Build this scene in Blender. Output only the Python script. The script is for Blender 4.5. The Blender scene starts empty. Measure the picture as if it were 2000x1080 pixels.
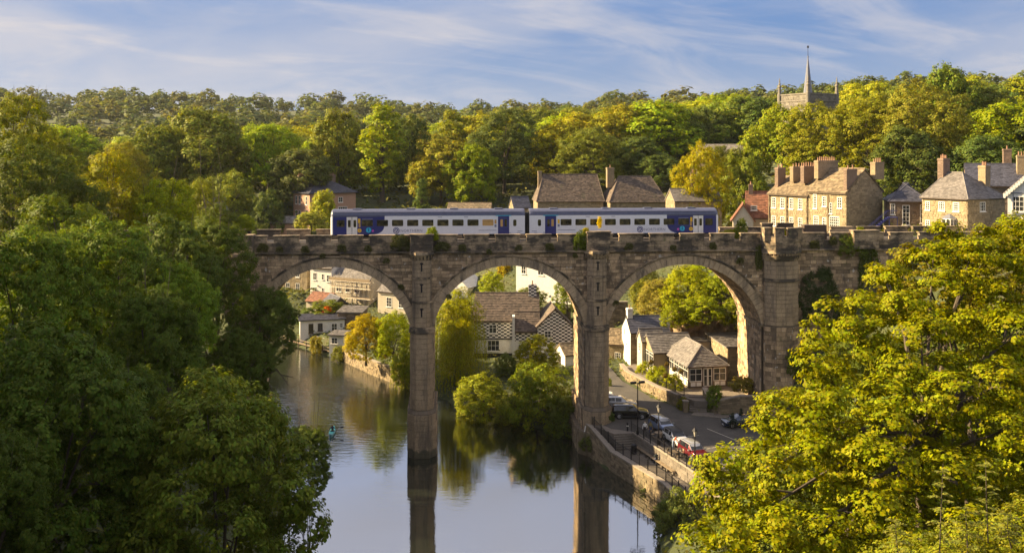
import bpy, bmesh, math, random
import numpy as np
from mathutils import Vector, Matrix, noise as mnoise
R = math.radians
rnd = random.Random(7)
SC = bpy.context.scene
COL = SC.collection

# ---------------------------------------------------------------- camera
FPX, HOR, EYE = 1863.0, 300.0, 36.0          # focal length in photo pixels, horizon row, eye height above the river
cd = bpy.data.cameras.new('camera'); cam = bpy.data.objects.new('camera', cd); COL.objects.link(cam)
cam.location = (0, 0, EYE); cam.rotation_euler = (R(90), 0, 0)
cd.sensor_width = 36; cd.lens = FPX / 2000 * 36; cd.shift_y = -0.12
cd.clip_start = 0.5; cd.clip_end = 6000
SC.camera = cam

# ---------------------------------------------------------------- sky, sun, exposure
SUN_EL, SUN_AZ = 27.0, -80.0                 # azimuth in degrees clockwise from +Y (negative = left)
world = bpy.data.worlds.new('World'); SC.world = world; world.use_nodes = True
wn = world.node_tree.nodes; wl = world.node_tree.links
bg = wn['Background']; bg.inputs['Strength'].default_value = 0.088
sky = wn.new('ShaderNodeTexSky'); sky.sky_type = 'NISHITA'; sky.sun_disc = False
sky.sun_elevation = R(SUN_EL); sky.sun_rotation = R(SUN_AZ)
sky.altitude = 50; sky.air_density = 1.0; sky.dust_density = 0.25; sky.ozone_density = 2.5
tc = wn.new('ShaderNodeTexCoord')
sep = wn.new('ShaderNodeSeparateXYZ'); wl.new(tc.outputs['Generated'], sep.inputs[0])
def wmath(op, a, b=None, clamp=False):
    n = wn.new('ShaderNodeMath'); n.operation = op; n.use_clamp = clamp
    for i, v in enumerate((a, b)):
        if v is None: continue
        if isinstance(v, (int, float)): n.inputs[i].default_value = v
        else: wl.new(v, n.inputs[i])
    return n.outputs[0]
zz = wmath('ADD', wmath('MAXIMUM', sep.outputs[2], 0.0), 0.24)
comb = wn.new('ShaderNodeCombineXYZ')
wl.new(wmath('DIVIDE', sep.outputs[0], zz), comb.inputs[0]); wl.new(wmath('DIVIDE', sep.outputs[1], zz), comb.inputs[1])
def cloud(scale, stretch, rot, loc, detail, lo, hi, dist=0.6):
    mp = wn.new('ShaderNodeMapping'); mp.vector_type = 'TEXTURE'
    mp.inputs['Location'].default_value = loc; mp.inputs['Rotation'].default_value = (0, 0, R(rot)); mp.inputs['Scale'].default_value = (stretch, 1, 1)
    wl.new(comb.outputs[0], mp.inputs[0])
    nz = wn.new('ShaderNodeTexNoise'); nz.inputs['Scale'].default_value = scale; nz.inputs['Detail'].default_value = detail
    nz.inputs['Roughness'].default_value = 0.58; nz.inputs['Distortion'].default_value = dist
    wl.new(mp.outputs[0], nz.inputs['Vector'])
    mr = wn.new('ShaderNodeMapRange'); mr.interpolation_type = 'SMOOTHSTEP'
    mr.inputs[1].default_value = lo; mr.inputs[2].default_value = hi
    wl.new(nz.outputs[0], mr.inputs[0]); return mr.outputs[0]
c1 = cloud(1.1, 2.0, -20, (9.4, 5.1, 0), 6, 0.36, 0.76, 0.9)
c2 = cloud(3.2, 2.6, 25, (2.6, 8.8, 0), 7, 0.45, 0.74, 1.2)
def wmix(f, a, b):
    m = wn.new('ShaderNodeMixRGB')
    for i, v in ((0, f), (1, a), (2, b)):
        if isinstance(v, (int, float)): m.inputs[i].default_value = v
        elif isinstance(v, tuple): m.inputs[i].default_value = (*v, 1)
        else: wl.new(v, m.inputs[i])
    return m.outputs[0]
def wstep(lo, hi):
    m = wn.new('ShaderNodeMapRange'); m.interpolation_type = 'SMOOTHSTEP'; m.inputs[1].default_value = lo; m.inputs[2].default_value = hi; wl.new(sep.outputs[2], m.inputs[0]); return m.outputs[0]
tint = wn.new('ShaderNodeMixRGB'); tint.blend_type = 'MULTIPLY'; tint.inputs[0].default_value = 1.0
tint.inputs[2].default_value = (0.80, 0.80, 0.92, 1); wl.new(sky.outputs[0], tint.inputs[1])
veil = wmix(wstep(0.0, 0.15), (0.92, 1.10, 1.58), (0.30, 0.66, 1.46))            # thin blue-grey veil low in the sky, all round
base = wmix(wmath('SUBTRACT', 0.9, wmath('MULTIPLY', wstep(0.14, 0.32), 0.8)), tint.outputs[0], veil)
high = wmath('MULTIPLY', wstep(0.12, 0.40), wmath('ADD', wmath('MULTIPLY', c1, 0.35), 0.50))   # brighter high cloud overhead, as the river mirrors it
base = wmix(high, base, (3.7, 3.45, 3.45))
streak = wmath('MINIMUM', wmath('ADD', wmath('MULTIPLY', c1, 0.72), wmath('MULTIPLY', c2, 0.48)), 0.95)
wl.new(wmix(streak, base, (2.15, 2.05, 2.10)), bg.inputs['Color'])

sl = bpy.data.lights.new('sun', 'SUN'); sl.energy = 5.0; sl.angle = R(0.55); sl.color = (1.0, 0.77, 0.43)
sun = bpy.data.objects.new('sun', sl); COL.objects.link(sun)
az = R(SUN_AZ); TO_SUN = Vector((math.sin(az) * math.cos(R(SUN_EL)), math.cos(az) * math.cos(R(SUN_EL)), math.sin(R(SUN_EL))))
sun.rotation_euler = TO_SUN.to_track_quat('Z', 'Y').to_euler(); sun.location = TO_SUN * 400
vs = SC.view_settings; vs.view_transform = 'Standard'; vs.look = 'None'; vs.exposure = 1.9; vs.gamma = 1; vs.use_curve_mapping = False
SC.cycles.use_denoising = True; SC.cycles.max_bounces = 6; SC.cycles.diffuse_bounces = 3; SC.cycles.glossy_bounces = 3
SC.cycles.transmission_bounces = 4; SC.cycles.volume_bounces = 0; SC.cycles.caustics_reflective = False; SC.cycles.caustics_refractive = False

# ---------------------------------------------------------------- helpers
def px(u, v, Y):                              # a point of the place, from where the photo shows it and how far away it is
    return Vector(((u - 1000) * Y / FPX, Y, EYE - (v - HOR) * Y / FPX))
def gx(u, Y): return (u - 1000) * Y / FPX
def tag(o, label=None, cat=None, group=None, kind=None):
    if label: o['label'] = label
    if cat: o['category'] = cat
    if group: o['group'] = group
    if kind: o['kind'] = kind
    return o
def link(o, parent=None):
    COL.objects.link(o)
    if parent: o.parent = parent
    return o
def empty(name, loc=(0, 0, 0), rz=0.0):
    o = bpy.data.objects.new(name, None); o.empty_display_size = 0.5
    o.location = loc; o.rotation_euler = (0, 0, rz); return link(o)
def thing(name, label, cat, loc=(0, 0, 0), rz=0.0, group=None):
    return tag(empty(name, loc, rz), label, cat, group)
def dup(o, parent=None, color=None):
    c = o.copy(); COL.objects.link(c); c.parent = parent
    if color and c.type == 'MESH': c.color = color
    for ch in list(o.children): dup(ch, c, color)
    return c
class MB:
    def __init__(s): s.v = []; s.f = []; s.mi = []; s.m = 0
    def add(s, vs, fs):
        b = len(s.v); s.v += [tuple(v) for v in vs]; s.f += [tuple(b + i for i in f) for f in fs]; s.mi += [s.m] * len(fs); return s
    def box(s, x0, x1, y0, y1, z0, z1):
        return s.add([(x0,y0,z0),(x1,y0,z0),(x1,y1,z0),(x0,y1,z0),(x0,y0,z1),(x1,y0,z1),(x1,y1,z1),(x0,y1,z1)],
                     [(0,3,2,1),(4,5,6,7),(0,1,5,4),(1,2,6,5),(2,3,7,6),(3,0,4,7)])
    def quad(s, a, b, c, d): return s.add([a, b, c, d], [(0, 1, 2, 3)])
    def poly(s, pts): return s.add(pts, [tuple(range(len(pts)))])
    def prism(s, pts, d):                     # pts: planar polygon in 3-D, d: extrusion vector
        n = len(pts); d = Vector(d); p = [Vector(q) for q in pts]
        return s.add(p + [q + d for q in p], [tuple(range(n))[::-1], tuple(range(n, 2*n))] + [(i, (i+1) % n, n + (i+1) % n, n + i) for i in range(n)])
    def tube(s, pts, rs, n=8, cap=True):
        pts = [Vector(p) for p in pts]; vs = []; fs = []; m = len(pts)
        if isinstance(rs, (int, float)): rs = [rs] * m
        prev = None
        for i, p in enumerate(pts):
            t = (pts[min(i+1, m-1)] - pts[max(i-1, 0)])
            t = t.normalized() if t.length > 1e-9 else Vector((0, 0, 1))
            a = prev if prev is not None and abs(prev.dot(t)) < 0.98 else (Vector((1, 0, 0)) if abs(t.x) < 0.8 else Vector((0, 1, 0)))
            a = (a - t * a.dot(t)).normalized(); b = t.cross(a); prev = a
            for k in range(n):
                w = 2 * math.pi * k / n; vs.append(p + (a * math.cos(w) + b * math.sin(w)) * rs[i])
        for i in range(m - 1):
            for k in range(n):
                k2 = (k + 1) % n; fs.append((i*n+k, i*n+k2, (i+1)*n+k2, (i+1)*n+k))
        if cap: fs += [tuple(range(n))[::-1], tuple(range((m-1)*n, m*n))]
        return s.add(vs, fs)
    def bar(s, a, b, w, h=None):              # square bar from a to b
        a = Vector(a); b = Vector(b); h = h or w; t = (b - a).normalized()
        x = t.cross(Vector((0, 0, 1))); x = x.normalized() if x.length > 1e-4 else Vector((1, 0, 0)); y = x.cross(t)
        c = [a + x*w/2*i + y*h/2*j for i, j in ((-1,-1),(1,-1),(1,1),(-1,1))]
        return s.add(c + [q + (b - a) for q in c], [(3,2,1,0),(4,5,6,7),(0,1,5,4),(1,2,6,5),(2,3,7,6),(3,0,4,7)])
    def lathe(s, prof, c=(0, 0, 0), n=16):
        vs = []; fs = []; c = Vector(c)
        for r, z in prof: vs += [c + Vector((r*math.cos(2*math.pi*k/n), r*math.sin(2*math.pi*k/n), z)) for k in range(n)]
        for i in range(len(prof)-1): fs += [(i*n+k, i*n+(k+1) % n, (i+1)*n+(k+1) % n, (i+1)*n+k) for k in range(n)]
        fs += [tuple(range(n))[::-1], tuple(range((len(prof)-1)*n, len(prof)*n))]
        return s.add(vs, fs)
    def build(s, name, mat, parent=None, smooth=False, bevel=0, kind=None):
        me = bpy.data.meshes.new(name); me.from_pydata(s.v, [], s.f)
        mats = mat if isinstance(mat, (list, tuple)) else [mat]
        for m in mats: me.materials.append(m)
        if len(mats) > 1: me.polygons.foreach_set('material_index', s.mi)
        if smooth: me.polygons.foreach_set('use_smooth', [True] * len(me.polygons))
        me.update(); o = link(bpy.data.objects.new(name, me), parent)
        if bevel:
            b = o.modifiers.new('bevel', 'BEVEL'); b.width = bevel; b.segments = 2; b.limit_method = 'ANGLE'
        if kind: o['kind'] = kind
        return o
def np_mesh(name, verts, quads, mat, parent=None, smooth=False):
    me = bpy.data.meshes.new(name); nv, nq = len(verts), len(quads); k = quads.shape[1]
    me.vertices.add(nv); me.vertices.foreach_set('co', np.ascontiguousarray(verts, np.float32).ravel())
    me.loops.add(nq * k); me.loops.foreach_set('vertex_index', np.ascontiguousarray(quads, np.int32).ravel())
    me.polygons.add(nq); me.polygons.foreach_set('loop_start', np.arange(0, nq * k, k, dtype=np.int32))
    if smooth: me.polygons.foreach_set('use_smooth', np.ones(nq, bool))
    me.materials.append(mat); me.update(calc_edges=True)
    return link(bpy.data.objects.new(name, me), parent) if name else me
def masonry(mb, fmap, a0, a1, b0, b1, ch, bl, keep=None, gap=0.02, out=0.05, r=rnd, jit=0.035):
    # courses of separate stones on a surface; fmap(a, b, h) -> point, h = height above the surface
    b = b0; row = 0
    while b < b1 - 0.02:
        h = ch * r.uniform(0.82, 1.2)
        if b + h > b1 - ch * 0.4: h = b1 - b
        a = a0 - bl * r.uniform(0, 0.9)
        while a < a1:
            w = bl * r.uniform(0.6, 1.45); x0, x1 = max(a, a0), min(a + w, a1); a += w
            if x1 - x0 < 0.12: continue
            if keep and not keep(x0, x1, b, b + h): continue
            g = gap / 2; t = out + r.uniform(-jit, jit); e = 0.018
            p = [fmap(x0+g, b+g, 0), fmap(x1-g, b+g, 0), fmap(x1-g, b+h-g, 0), fmap(x0+g, b+h-g, 0),
                 fmap(x0+g+e, b+g+e, t), fmap(x1-g-e, b+g+e, t), fmap(x1-g-e, b+h-g-e, t), fmap(x0+g+e, b+h-g-e, t)]
            mb.add(p, [(4,5,6,7),(0,1,5,4),(1,2,6,5),(2,3,7,6),(3,0,4,7)])
        b += h; row += 1
    return mb

# ---------------------------------------------------------------- materials
MAT = {}
def nodes(name):
    m = bpy.data.materials.new(name); m.use_nodes = True; MAT[name] = m
    return m, m.node_tree.nodes, m.node_tree.links, m.node_tree.nodes['Principled BSDF']
def ramp(n, l, src, stops):
    r = n.new('ShaderNodeValToRGB'); e = r.color_ramp.elements
    while len(e) < len(stops): e.new(0.5)
    for i, (p, c) in enumerate(stops): e[i].position = p; e[i].color = (c[0], c[1], c[2], 1) if not isinstance(c, (int, float)) else (c, c, c, 1)
    l.new(src, r.inputs[0]); return r.outputs[0]
def noise(n, l, scale, detail=5, rough=0.6, vec=None, dist=0.0):
    t = n.new('ShaderNodeTexNoise'); t.inputs['Scale'].default_value = scale; t.inputs['Detail'].default_value = detail
    t.inputs['Roughness'].default_value = rough; t.inputs['Distortion'].default_value = dist
    if vec is not None: l.new(vec, t.inputs['Vector'])
    return t.outputs[0]
def mix(n, l, mode, fac, a, b):
    m = n.new('ShaderNodeMixRGB'); m.blend_type = mode
    for i, v in ((0, fac), (1, a), (2, b)):
        if isinstance(v, (int, float)): m.inputs[i].default_value = v if i == 0 else (v, v, v, 1)
        elif isinstance(v, tuple): m.inputs[i].default_value = (*v, 1)
        else: l.new(v, m.inputs[i])
    return m.outputs[0]
def objco(n): return n.new('ShaderNodeTexCoord').outputs['Object']
def scaled(n, l, vec, s):
    m = n.new('ShaderNodeMapping'); m.inputs['Scale'].default_value = s; l.new(vec, m.inputs[0]); return m.outputs[0]
def bump(n, l, p, h, strength=0.4, dist=0.05):
    b = n.new('ShaderNodeBump'); b.inputs['Strength'].default_value = strength; b.inputs['Distance'].default_value = dist
    l.new(h, b.inputs['Height']); l.new(b.outputs[0], p.inputs['Normal'])
def island(n): return n.new('ShaderNodeNewGeometry').outputs['Random Per Island']
def rough_mat(name, c, c2=None, sc=1.2, rough=0.85, bmp=0.35, stain=None, st_lo=0.55, st_hi=0.7, st_sc=(0.35, 0.35, 0.2), isl=0.5, lichen=None, fleck=None, metal=0, tide=False):
    m, n, l, p = nodes(name); v = objco(n); c2 = c2 or tuple(x * 0.6 for x in c)
    nz = noise(n, l, sc, 6, 0.65, v); col = ramp(n, l, nz, [(0.3, c2), (0.68, c)])
    if isl:
        iv = ramp(n, l, island(n), [(0, 1 - isl), (1, 1 + isl * 0.5)]); col = mix(n, l, 'MULTIPLY', 1.0, col, iv)
    fine = noise(n, l, sc * 9, 4, 0.6, v); col = mix(n, l, 'MULTIPLY', 1.0, col, ramp(n, l, fine, [(0.3, 0.75), (0.7, 1.12)]))
    if stain:
        s = noise(n, l, 1.0, 6, 0.68, scaled(n, l, v, st_sc)); col = mix(n, l, 'MIX', ramp(n, l, s, [(st_lo, 0.0), (st_hi, 0.9)]), col, stain)
    if lichen:
        s = noise(n, l, 2.3, 7, 0.7, scaled(n, l, v, (0.9, 0.9, 0.5))); col = mix(n, l, 'MIX', ramp(n, l, s, [(0.60, 0.0), (0.70, 0.85)]), col, lichen)
    if tide:
        sz = n.new('ShaderNodeSeparateXYZ'); l.new(v, sz.inputs[0]); ad = n.new('ShaderNodeMath'); ad.operation = 'MULTIPLY_ADD'; l.new(noise(n, l, 1.3, 5, 0.6, v), ad.inputs[0]); ad.inputs[1].default_value = -1.6; l.new(sz.outputs[2], ad.inputs[2])
        col = mix(n, l, 'MIX', ramp(n, l, ad.outputs[0], [(0.0, 0.85), (0.35, 0.0)]), col, (0.05, 0.05, 0.03))
    if fleck:
        s = noise(n, l, 1.6, 3, 0.5, scaled(n, l, v, (1.4, 1.4, 1.0))); col = mix(n, l, 'MIX', ramp(n, l, s, [(0.64, 0.0), (0.69, 0.85)]), col, fleck)
    l.new(col, p.inputs['Base Color']); p.inputs['Roughness'].default_value = rough; p.inputs['Metallic'].default_value = metal
    if bmp: bump(n, l, p, mix(n, l, 'ADD', 1.0, nz, fine), bmp, 0.04)
    return m
def flat_mat(name, c, rough=0.6, metal=0.0, spec=0.5, coat=0.0, bmp=0.0, var=0.12):
    m, n, l, p = nodes(name); v = objco(n); nz = noise(n, l, 3.0, 5, 0.6, v)
    col = mix(n, l, 'MULTIPLY', 1.0, c, ramp(n, l, nz, [(0.3, 1 - var), (0.7, 1 + var)]))
    l.new(col, p.inputs['Base Color']); p.inputs['Roughness'].default_value = rough; p.inputs['Metallic'].default_value = metal
    p.inputs['Specular IOR Level'].default_value = spec; p.inputs['Coat Weight'].default_value = coat
    if bmp: bump(n, l, p, noise(n, l, 30, 3, 0.6, v), bmp, 0.01)
    return m
M_STONE = rough_mat('viaduct_stone', (0.58, 0.41, 0.24), (0.27, 0.185, 0.11), 0.8, 0.9, 0.5, stain=(0.075, 0.06, 0.045), st_lo=0.52, st_hi=0.66, st_sc=(0.5, 0.5, 0.16), isl=0.62, lichen=(0.13, 0.13, 0.05), fleck=(0.52, 0.48, 0.42))
M_ASHLAR = rough_mat('pier_ashlar', (0.57, 0.42, 0.26), (0.33, 0.24, 0.145), 0.9, 0.9, 0.45, stain=(0.09, 0.075, 0.06), st_lo=0.50, st_hi=0.68, st_sc=(0.9, 0.9, 0.12), isl=0.45, tide=True)
M_SOOT = rough_mat('sooty_parapet_stone', (0.52, 0.385, 0.24), (0.25, 0.18, 0.11), 0.9, 0.92, 0.5, stain=(0.035, 0.03, 0.026), st_lo=0.44, st_hi=0.56, st_sc=(0.35, 0.35, 0.6), isl=0.35, lichen=(0.12, 0.13, 0.05))
M_MORTAR = rough_mat('mortar_core', (0.19, 0.145, 0.10), (0.09, 0.07, 0.05), 1.5, 0.95, 0.3, isl=0)
M_RUBBLE = rough_mat('rubble_wall_stone', (0.33, 0.25, 0.15), (0.19, 0.145, 0.09), 1.0, 0.9, 0.5, stain=(0.12, 0.11, 0.06), isl=0.45)
M_TAN = rough_mat('tan_house_stone', (0.35, 0.275, 0.165), (0.27, 0.205, 0.12), 0.9, 0.88, 0.25, stain=(0.22, 0.165, 0.10), st_lo=0.58, st_hi=0.78, isl=0.32)
M_GABLE = rough_mat('weathered_gable_render', (0.33, 0.245, 0.145), (0.22, 0.165, 0.10), 0.45, 0.9, 0.3, stain=(0.16, 0.125, 0.085), st_lo=0.56, st_hi=0.72, isl=0)
M_DKSTONE = rough_mat('dark_house_stone', (0.26, 0.19, 0.125), (0.16, 0.115, 0.08), 1.0, 0.9, 0.3, isl=0.4)
M_BRICK = rough_mat('red_brick', (0.225, 0.155, 0.11), (0.165, 0.11, 0.08), 2.0, 0.85, 0.2, isl=0.3)
M_PINKBRICK = rough_mat('pink_brick', (0.43, 0.26, 0.175), (0.36, 0.21, 0.145), 2.0, 0.85, 0.2, isl=0.2)
M_WHITE = rough_mat('white_limewash', (0.74, 0.72, 0.67), (0.64, 0.61, 0.56), 0.7, 0.85, 0.15, isl=0, stain=(0.5, 0.45, 0.38), st_lo=0.62, st_hi=0.85)
M_CREAM = rough_mat('cream_render', (0.52, 0.46, 0.36), (0.44, 0.38, 0.29), 0.8, 0.85, 0.15, isl=0, stain=(0.42, 0.36, 0.28), st_lo=0.6, st_hi=0.85)
M_STROOF = rough_mat('stone_slate_roof', (0.27, 0.20, 0.12), (0.16, 0.12, 0.075), 0.8, 0.9, 0.4, stain=(0.13, 0.13, 0.05), st_lo=0.58, st_hi=0.75, isl=0.5)
M_BRROOF = rough_mat('brown_tile_roof', (0.165, 0.12, 0.09), (0.10, 0.075, 0.058), 0.9, 0.9, 0.35, stain=(0.11, 0.11, 0.06), st_lo=0.55, st_hi=0.75, isl=0.45)
M_SLATE = rough_mat('blue_slate_roof', (0.085, 0.085, 0.115), (0.05, 0.05, 0.068), 1.2, 0.55, 0.2, isl=0.35)
M_GRSLATE = rough_mat('grey_slate_roof', (0.23, 0.205, 0.19), (0.14, 0.125, 0.115), 1.0, 0.75, 0.25, isl=0.35)
M_ORTILE = rough_mat('orange_tile_roof', (0.29, 0.125, 0.07), (0.20, 0.085, 0.05), 1.4, 0.85, 0.3, isl=0.4)
M_TERRA = rough_mat('terracotta', (0.36, 0.20, 0.12), (0.28, 0.155, 0.09), 3, 0.8, 0.1, isl=0)
M_TRIM = flat_mat('white_painted_wood', (0.74, 0.71, 0.66), 0.5)
M_DKTRIM = flat_mat('dark_brown_timber', (0.07, 0.045, 0.03), 0.6)
M_LEAD = flat_mat('grey_lead', (0.15, 0.155, 0.19), 0.55, 0.1)
M_IRON = flat_mat('black_iron', (0.018, 0.017, 0.02), 0.45, 0.4)
M_STEEL = flat_mat('scaffold_steel', (0.42, 0.38, 0.32), 0.5, 0.6)
M_PLANK = rough_mat('weathered_plank', (0.36, 0.27, 0.17), (0.22, 0.16, 0.10), 2, 0.85, 0.3, isl=0.4)
M_ASPHALT = rough_mat('asphalt', (0.085, 0.075, 0.066), (0.055, 0.05, 0.045), 0.5, 0.92, 0.15, isl=0, stain=(0.12, 0.105, 0.09), st_lo=0.5, st_hi=0.8)
M_PAVE = rough_mat('pavement_flags', (0.22, 0.185, 0.15), (0.15, 0.125, 0.10), 0.8, 0.9, 0.2, isl=0.3)
M_KERB = rough_mat('kerb_stone', (0.34, 0.29, 0.23), (0.24, 0.20, 0.16), 1, 0.9, 0.2, isl=0.2)
M_BALLAST = rough_mat('track_ballast', (0.15, 0.125, 0.10), (0.06, 0.05, 0.045), 9, 0.95, 0.8, isl=0)
M_ROCK = rough_mat('crag_rock', (0.40, 0.27, 0.155), (0.14, 0.095, 0.06), 0.6, 0.9, 0.9, isl=0.3, lichen=(0.10, 0.12, 0.04))
def glass_mat(name, c=(0.02, 0.022, 0.024), rough=0.06, var=0.0):
    m, n, l, p = nodes(name); v = objco(n)
    col = ramp(n, l, noise(n, l, 0.9, 3, 0.5, v), [(0.35, c), (0.7, tuple(x * 2.2 + 0.004 for x in c))])
    l.new(col, p.inputs['Base Color']); p.inputs['Roughness'].default_value = rough; p.inputs['IOR'].default_value = 1.55
    bump(n, l, p, noise(n, l, 0.8, 2, 0.5, v), 0.05, 0.05); return m
M_GLASS = glass_mat('window_glass')
def leaf_mat(name, trans=0.35, gloss=0.35):
    m = bpy.data.materials.new(name); m.use_nodes = True; MAT[name] = m; n = m.node_tree.nodes; l = m.node_tree.links
    n.remove(n['Principled BSDF']); out = n['Material Output']
    oi = n.new('ShaderNodeObjectInfo'); g = n.new('ShaderNodeNewGeometry')
    hs = n.new('ShaderNodeHueSaturation'); l.new(oi.outputs['Color'], hs.inputs['Color'])
    mr = n.new('ShaderNodeMapRange'); l.new(g.outputs['Random Per Island'], mr.inputs[0]); mr.inputs[3].default_value = 0.8; mr.inputs[4].default_value = 2.0
    l.new(mr.outputs[0], hs.inputs['Value']); hs.inputs['Saturation'].default_value = 1.1
    w = n.new('ShaderNodeTexWhiteNoise'); w.noise_dimensions = '1D'; l.new(g.outputs['Random Per Island'], w.inputs['W'])
    mh = n.new('ShaderNodeMapRange'); l.new(w.outputs['Value'], mh.inputs[0]); mh.inputs[3].default_value = 0.462; mh.inputs[4].default_value = 0.522
    nz = noise(n, l, 0.45, 3, 0.5, objco(n)); ad = n.new('ShaderNodeMath'); ad.operation = 'MULTIPLY_ADD'; l.new(nz, ad.inputs[0]); ad.inputs[1].default_value = -0.06; l.new(mh.outputs[0], ad.inputs[2])
    a2 = n.new('ShaderNodeMath'); a2.operation = 'ADD'; l.new(ad.outputs[0], a2.inputs[0]); a2.inputs[1].default_value = 0.03; l.new(a2.outputs[0], hs.inputs['Hue'])
    d = n.new('ShaderNodeBsdfPrincipled'); d.inputs['Roughness'].default_value = 0.6; d.inputs['Specular IOR Level'].default_value = gloss; l.new(hs.outputs[0], d.inputs['Base Color'])
    t = n.new('ShaderNodeBsdfTranslucent'); tcx = mix(n, l, 'MULTIPLY', 1.0, hs.outputs[0], (1.5, 1.35, 0.6)); l.new(tcx, t.inputs[0])
    ms = n.new('ShaderNodeMixShader'); ms.inputs[0].default_value = trans; l.new(d.outputs[0], ms.inputs[1]); l.new(t.outputs[0], ms.inputs[2]); l.new(ms.outputs[0], out.inputs[0])
    return m
M_GREYST = rough_mat('grey_church_stone', (0.24, 0.215, 0.175), (0.16, 0.14, 0.115), 0.8, 0.9, 0.3, isl=0.35)
M_LEAF = leaf_mat('leaves', 0.32, 0.10)
M_BARK = rough_mat('bark', (0.11, 0.085, 0.06), (0.055, 0.042, 0.03), 2.5, 0.95, 0.6, isl=0)
# ================================================================ the land: terrain, river, road, quay
CP = np.array([
 (0,-40,36),(-60,-20,36),(60,-20,37),(0,0,33.9),(0,10,29),(0,22,20),(-8,40,9),(0,50,4),(6,60,3),(8,75,2.5),(12,20,28),(20,35,21),(30,45,20),(22,55,13),(30,62,13),(22,75,6),(30,80,9),
 (45,45,27),(60,60,27),(45,80,18),(45,100,17),(38,108,8),(50,118,24),(40,122,20),(70,110,26),(100,80,32),(-20,20,24),(-30,30,22),(-24,45,9),(-21,60,3),(-24,75,3),(-27,90,4),(-33,105,5),(-36,118,5),(-44,135,5),(-52,155,5),(-64,170,4),(-90,185,4),
 (-45,40,26),(-38,60,14),(-42,80,17),(-48,100,20),(-56,120,22),(-68,140,18),(-85,160,12),(-75,70,30),(-80,110,25),(-110,140,22),(-130,105,31),(-120,40,54),(-200,60,76),(-160,180,22),(-130,70,46),  # unseen ground at far left is shaped to shade the near bank
 (17,88,2),(20,97,3.3),(28,100,3.4),(30,110,3.4),(14,113,3.3),(12,122,3.4),(13,136,4.2),(25,124,4.7),(20,132,4.7),(27,136,4.8),(22,146,6),(35,124,5.5),(35,134,6),(34,144,14),(42,132,22),
 (6,126,2),(-2,140,2.5),(5,140,3.6),(-8,148,2.8),(0,152,3.9),(12,152,4.5),(-20,160,2.6),(-30,172,2.6),(-45,190,2.6),(-70,205,3),(-40,200,3.6),(-30,200,4.6),(-20,190,4.5),(-10,175,4.5),(0,168,7.5),(10,166,8.5),(14,160,7),(24,156,12),(32,152,17),
 (-45,225,14),(-20,215,12),(-40,240,20),(0,184,13),(12,184,15),(24,180,18.5),(30,180,20),(5,194,20),(45,145,23.4),(60,138,23.6),(75,135,23.8),(90,140,25),(55,175,24),(40,200,23),(70,215,30),(95,220,33),(60,260,33),(20,220,20),(0,245,22),
 (-60,250,24),(-100,230,20),(-100,260,26),(-40,300,27),(0,300,32),(60,320,34),(110,300,38),(150,220,38),(160,150,36),(-110,300,25),(-180,320,22),(-150,240,22),(0,400,32),(-100,420,21),(-220,450,20),(120,420,38),(230,400,42),
 (0,600,44),(-200,620,36),(-400,650,40),(200,620,62),(420,600,74),(0,900,62),(-300,900,78),(-520,900,86),(-150,900,72),(250,900,80),(520,900,92),(-700,1300,80),(0,1300,60),(700,1300,90),(-350,400,24),(-300,200,34),(300,200,48),(-800,600,60),(800,600,90)], float)
def _rbf():
    P = CP[:, :2]; d = np.hypot(P[:, None, 0]-P[None, :, 0], P[:, None, 1]-P[None, :, 1]); n = len(P)
    A = np.zeros((n+3, n+3)); A[:n, :n] = d; A[:n, n] = 1; A[:n, n+1:] = P; A[n:, :n] = A[:n, n:].T; A[:n, :n] -= np.eye(n) * 0.3
    return np.linalg.solve(A, np.r_[CP[:, 2], 0, 0, 0])
_W = _rbf()
RB = np.array([(9,20),(10,60),(11.5,75),(13.2,86),(15.6,100.6),(14.1,103),(11.1,107.8),(9.8,111),(8.4,116),(7.6,121),(2,126),(-6,134),(-12,142),(-17.8,148),(-30.6,167.7),(-43,181),(-62,196),(-110,215)], float)
LB = np.array([(-16,20),(-19,60),(-21,86),(-23,100),(-27,115),(-32,132),(-39,152),(-48,166),(-66,180),(-110,196)], float)
RIV = np.r_[RB, LB[::-1]]
def in_poly(x, y, poly):
    c = np.zeros(x.shape, bool); n = len(poly); j = n - 1
    for i in range(n):
        xi, yi = poly[i]; xj, yj = poly[j]
        c ^= ((yi > y) != (yj > y)) & (x < (xj - xi) * (y - yi) / (yj - yi + 1e-12) + xi); j = i
    return c
def poly_dist(x, y, poly, closed=True):
    d = np.full(x.shape, 1e9); n = len(poly)
    for i in range(n if closed else n - 1):
        ax, ay = poly[i]; bx, by = poly[(i+1) % n]; vx, vy = bx-ax, by-ay
        t = np.clip(((x-ax)*vx + (y-ay)*vy) / (vx*vx + vy*vy + 1e-12), 0, 1); d = np.minimum(d, np.hypot(x-ax-t*vx, y-ay-t*vy))
    return d
ROADP = [(9.7,116.2),(11.6,112.4),(13.7,111.2),(16.0,105.5),(17.8,99.3),(20.2,91),(34,91),(36,104),(33,116.5),(28.0,117.2),(22.6,118.9),(18.6,125.2),(15.4,133.4),(14.4,141),(10.5,142),(9.6,124)]
def road_z(y): return 3.6 + np.clip((y - 118) / 22, 0, 1.2) * 0.9
QUAYP = [(11.7,110.3),(13.75,111),(18.2,98),(20.2,91),(17.3,91),(15.9,98.1),(11.8,108.6)]
TERRP = [(22.6,119.0),(31.2,117.6),(33,122),(33,137),(25,140),(18.2,140),(15.6,139),(15.6,133.6),(18.8,125.4)]
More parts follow.
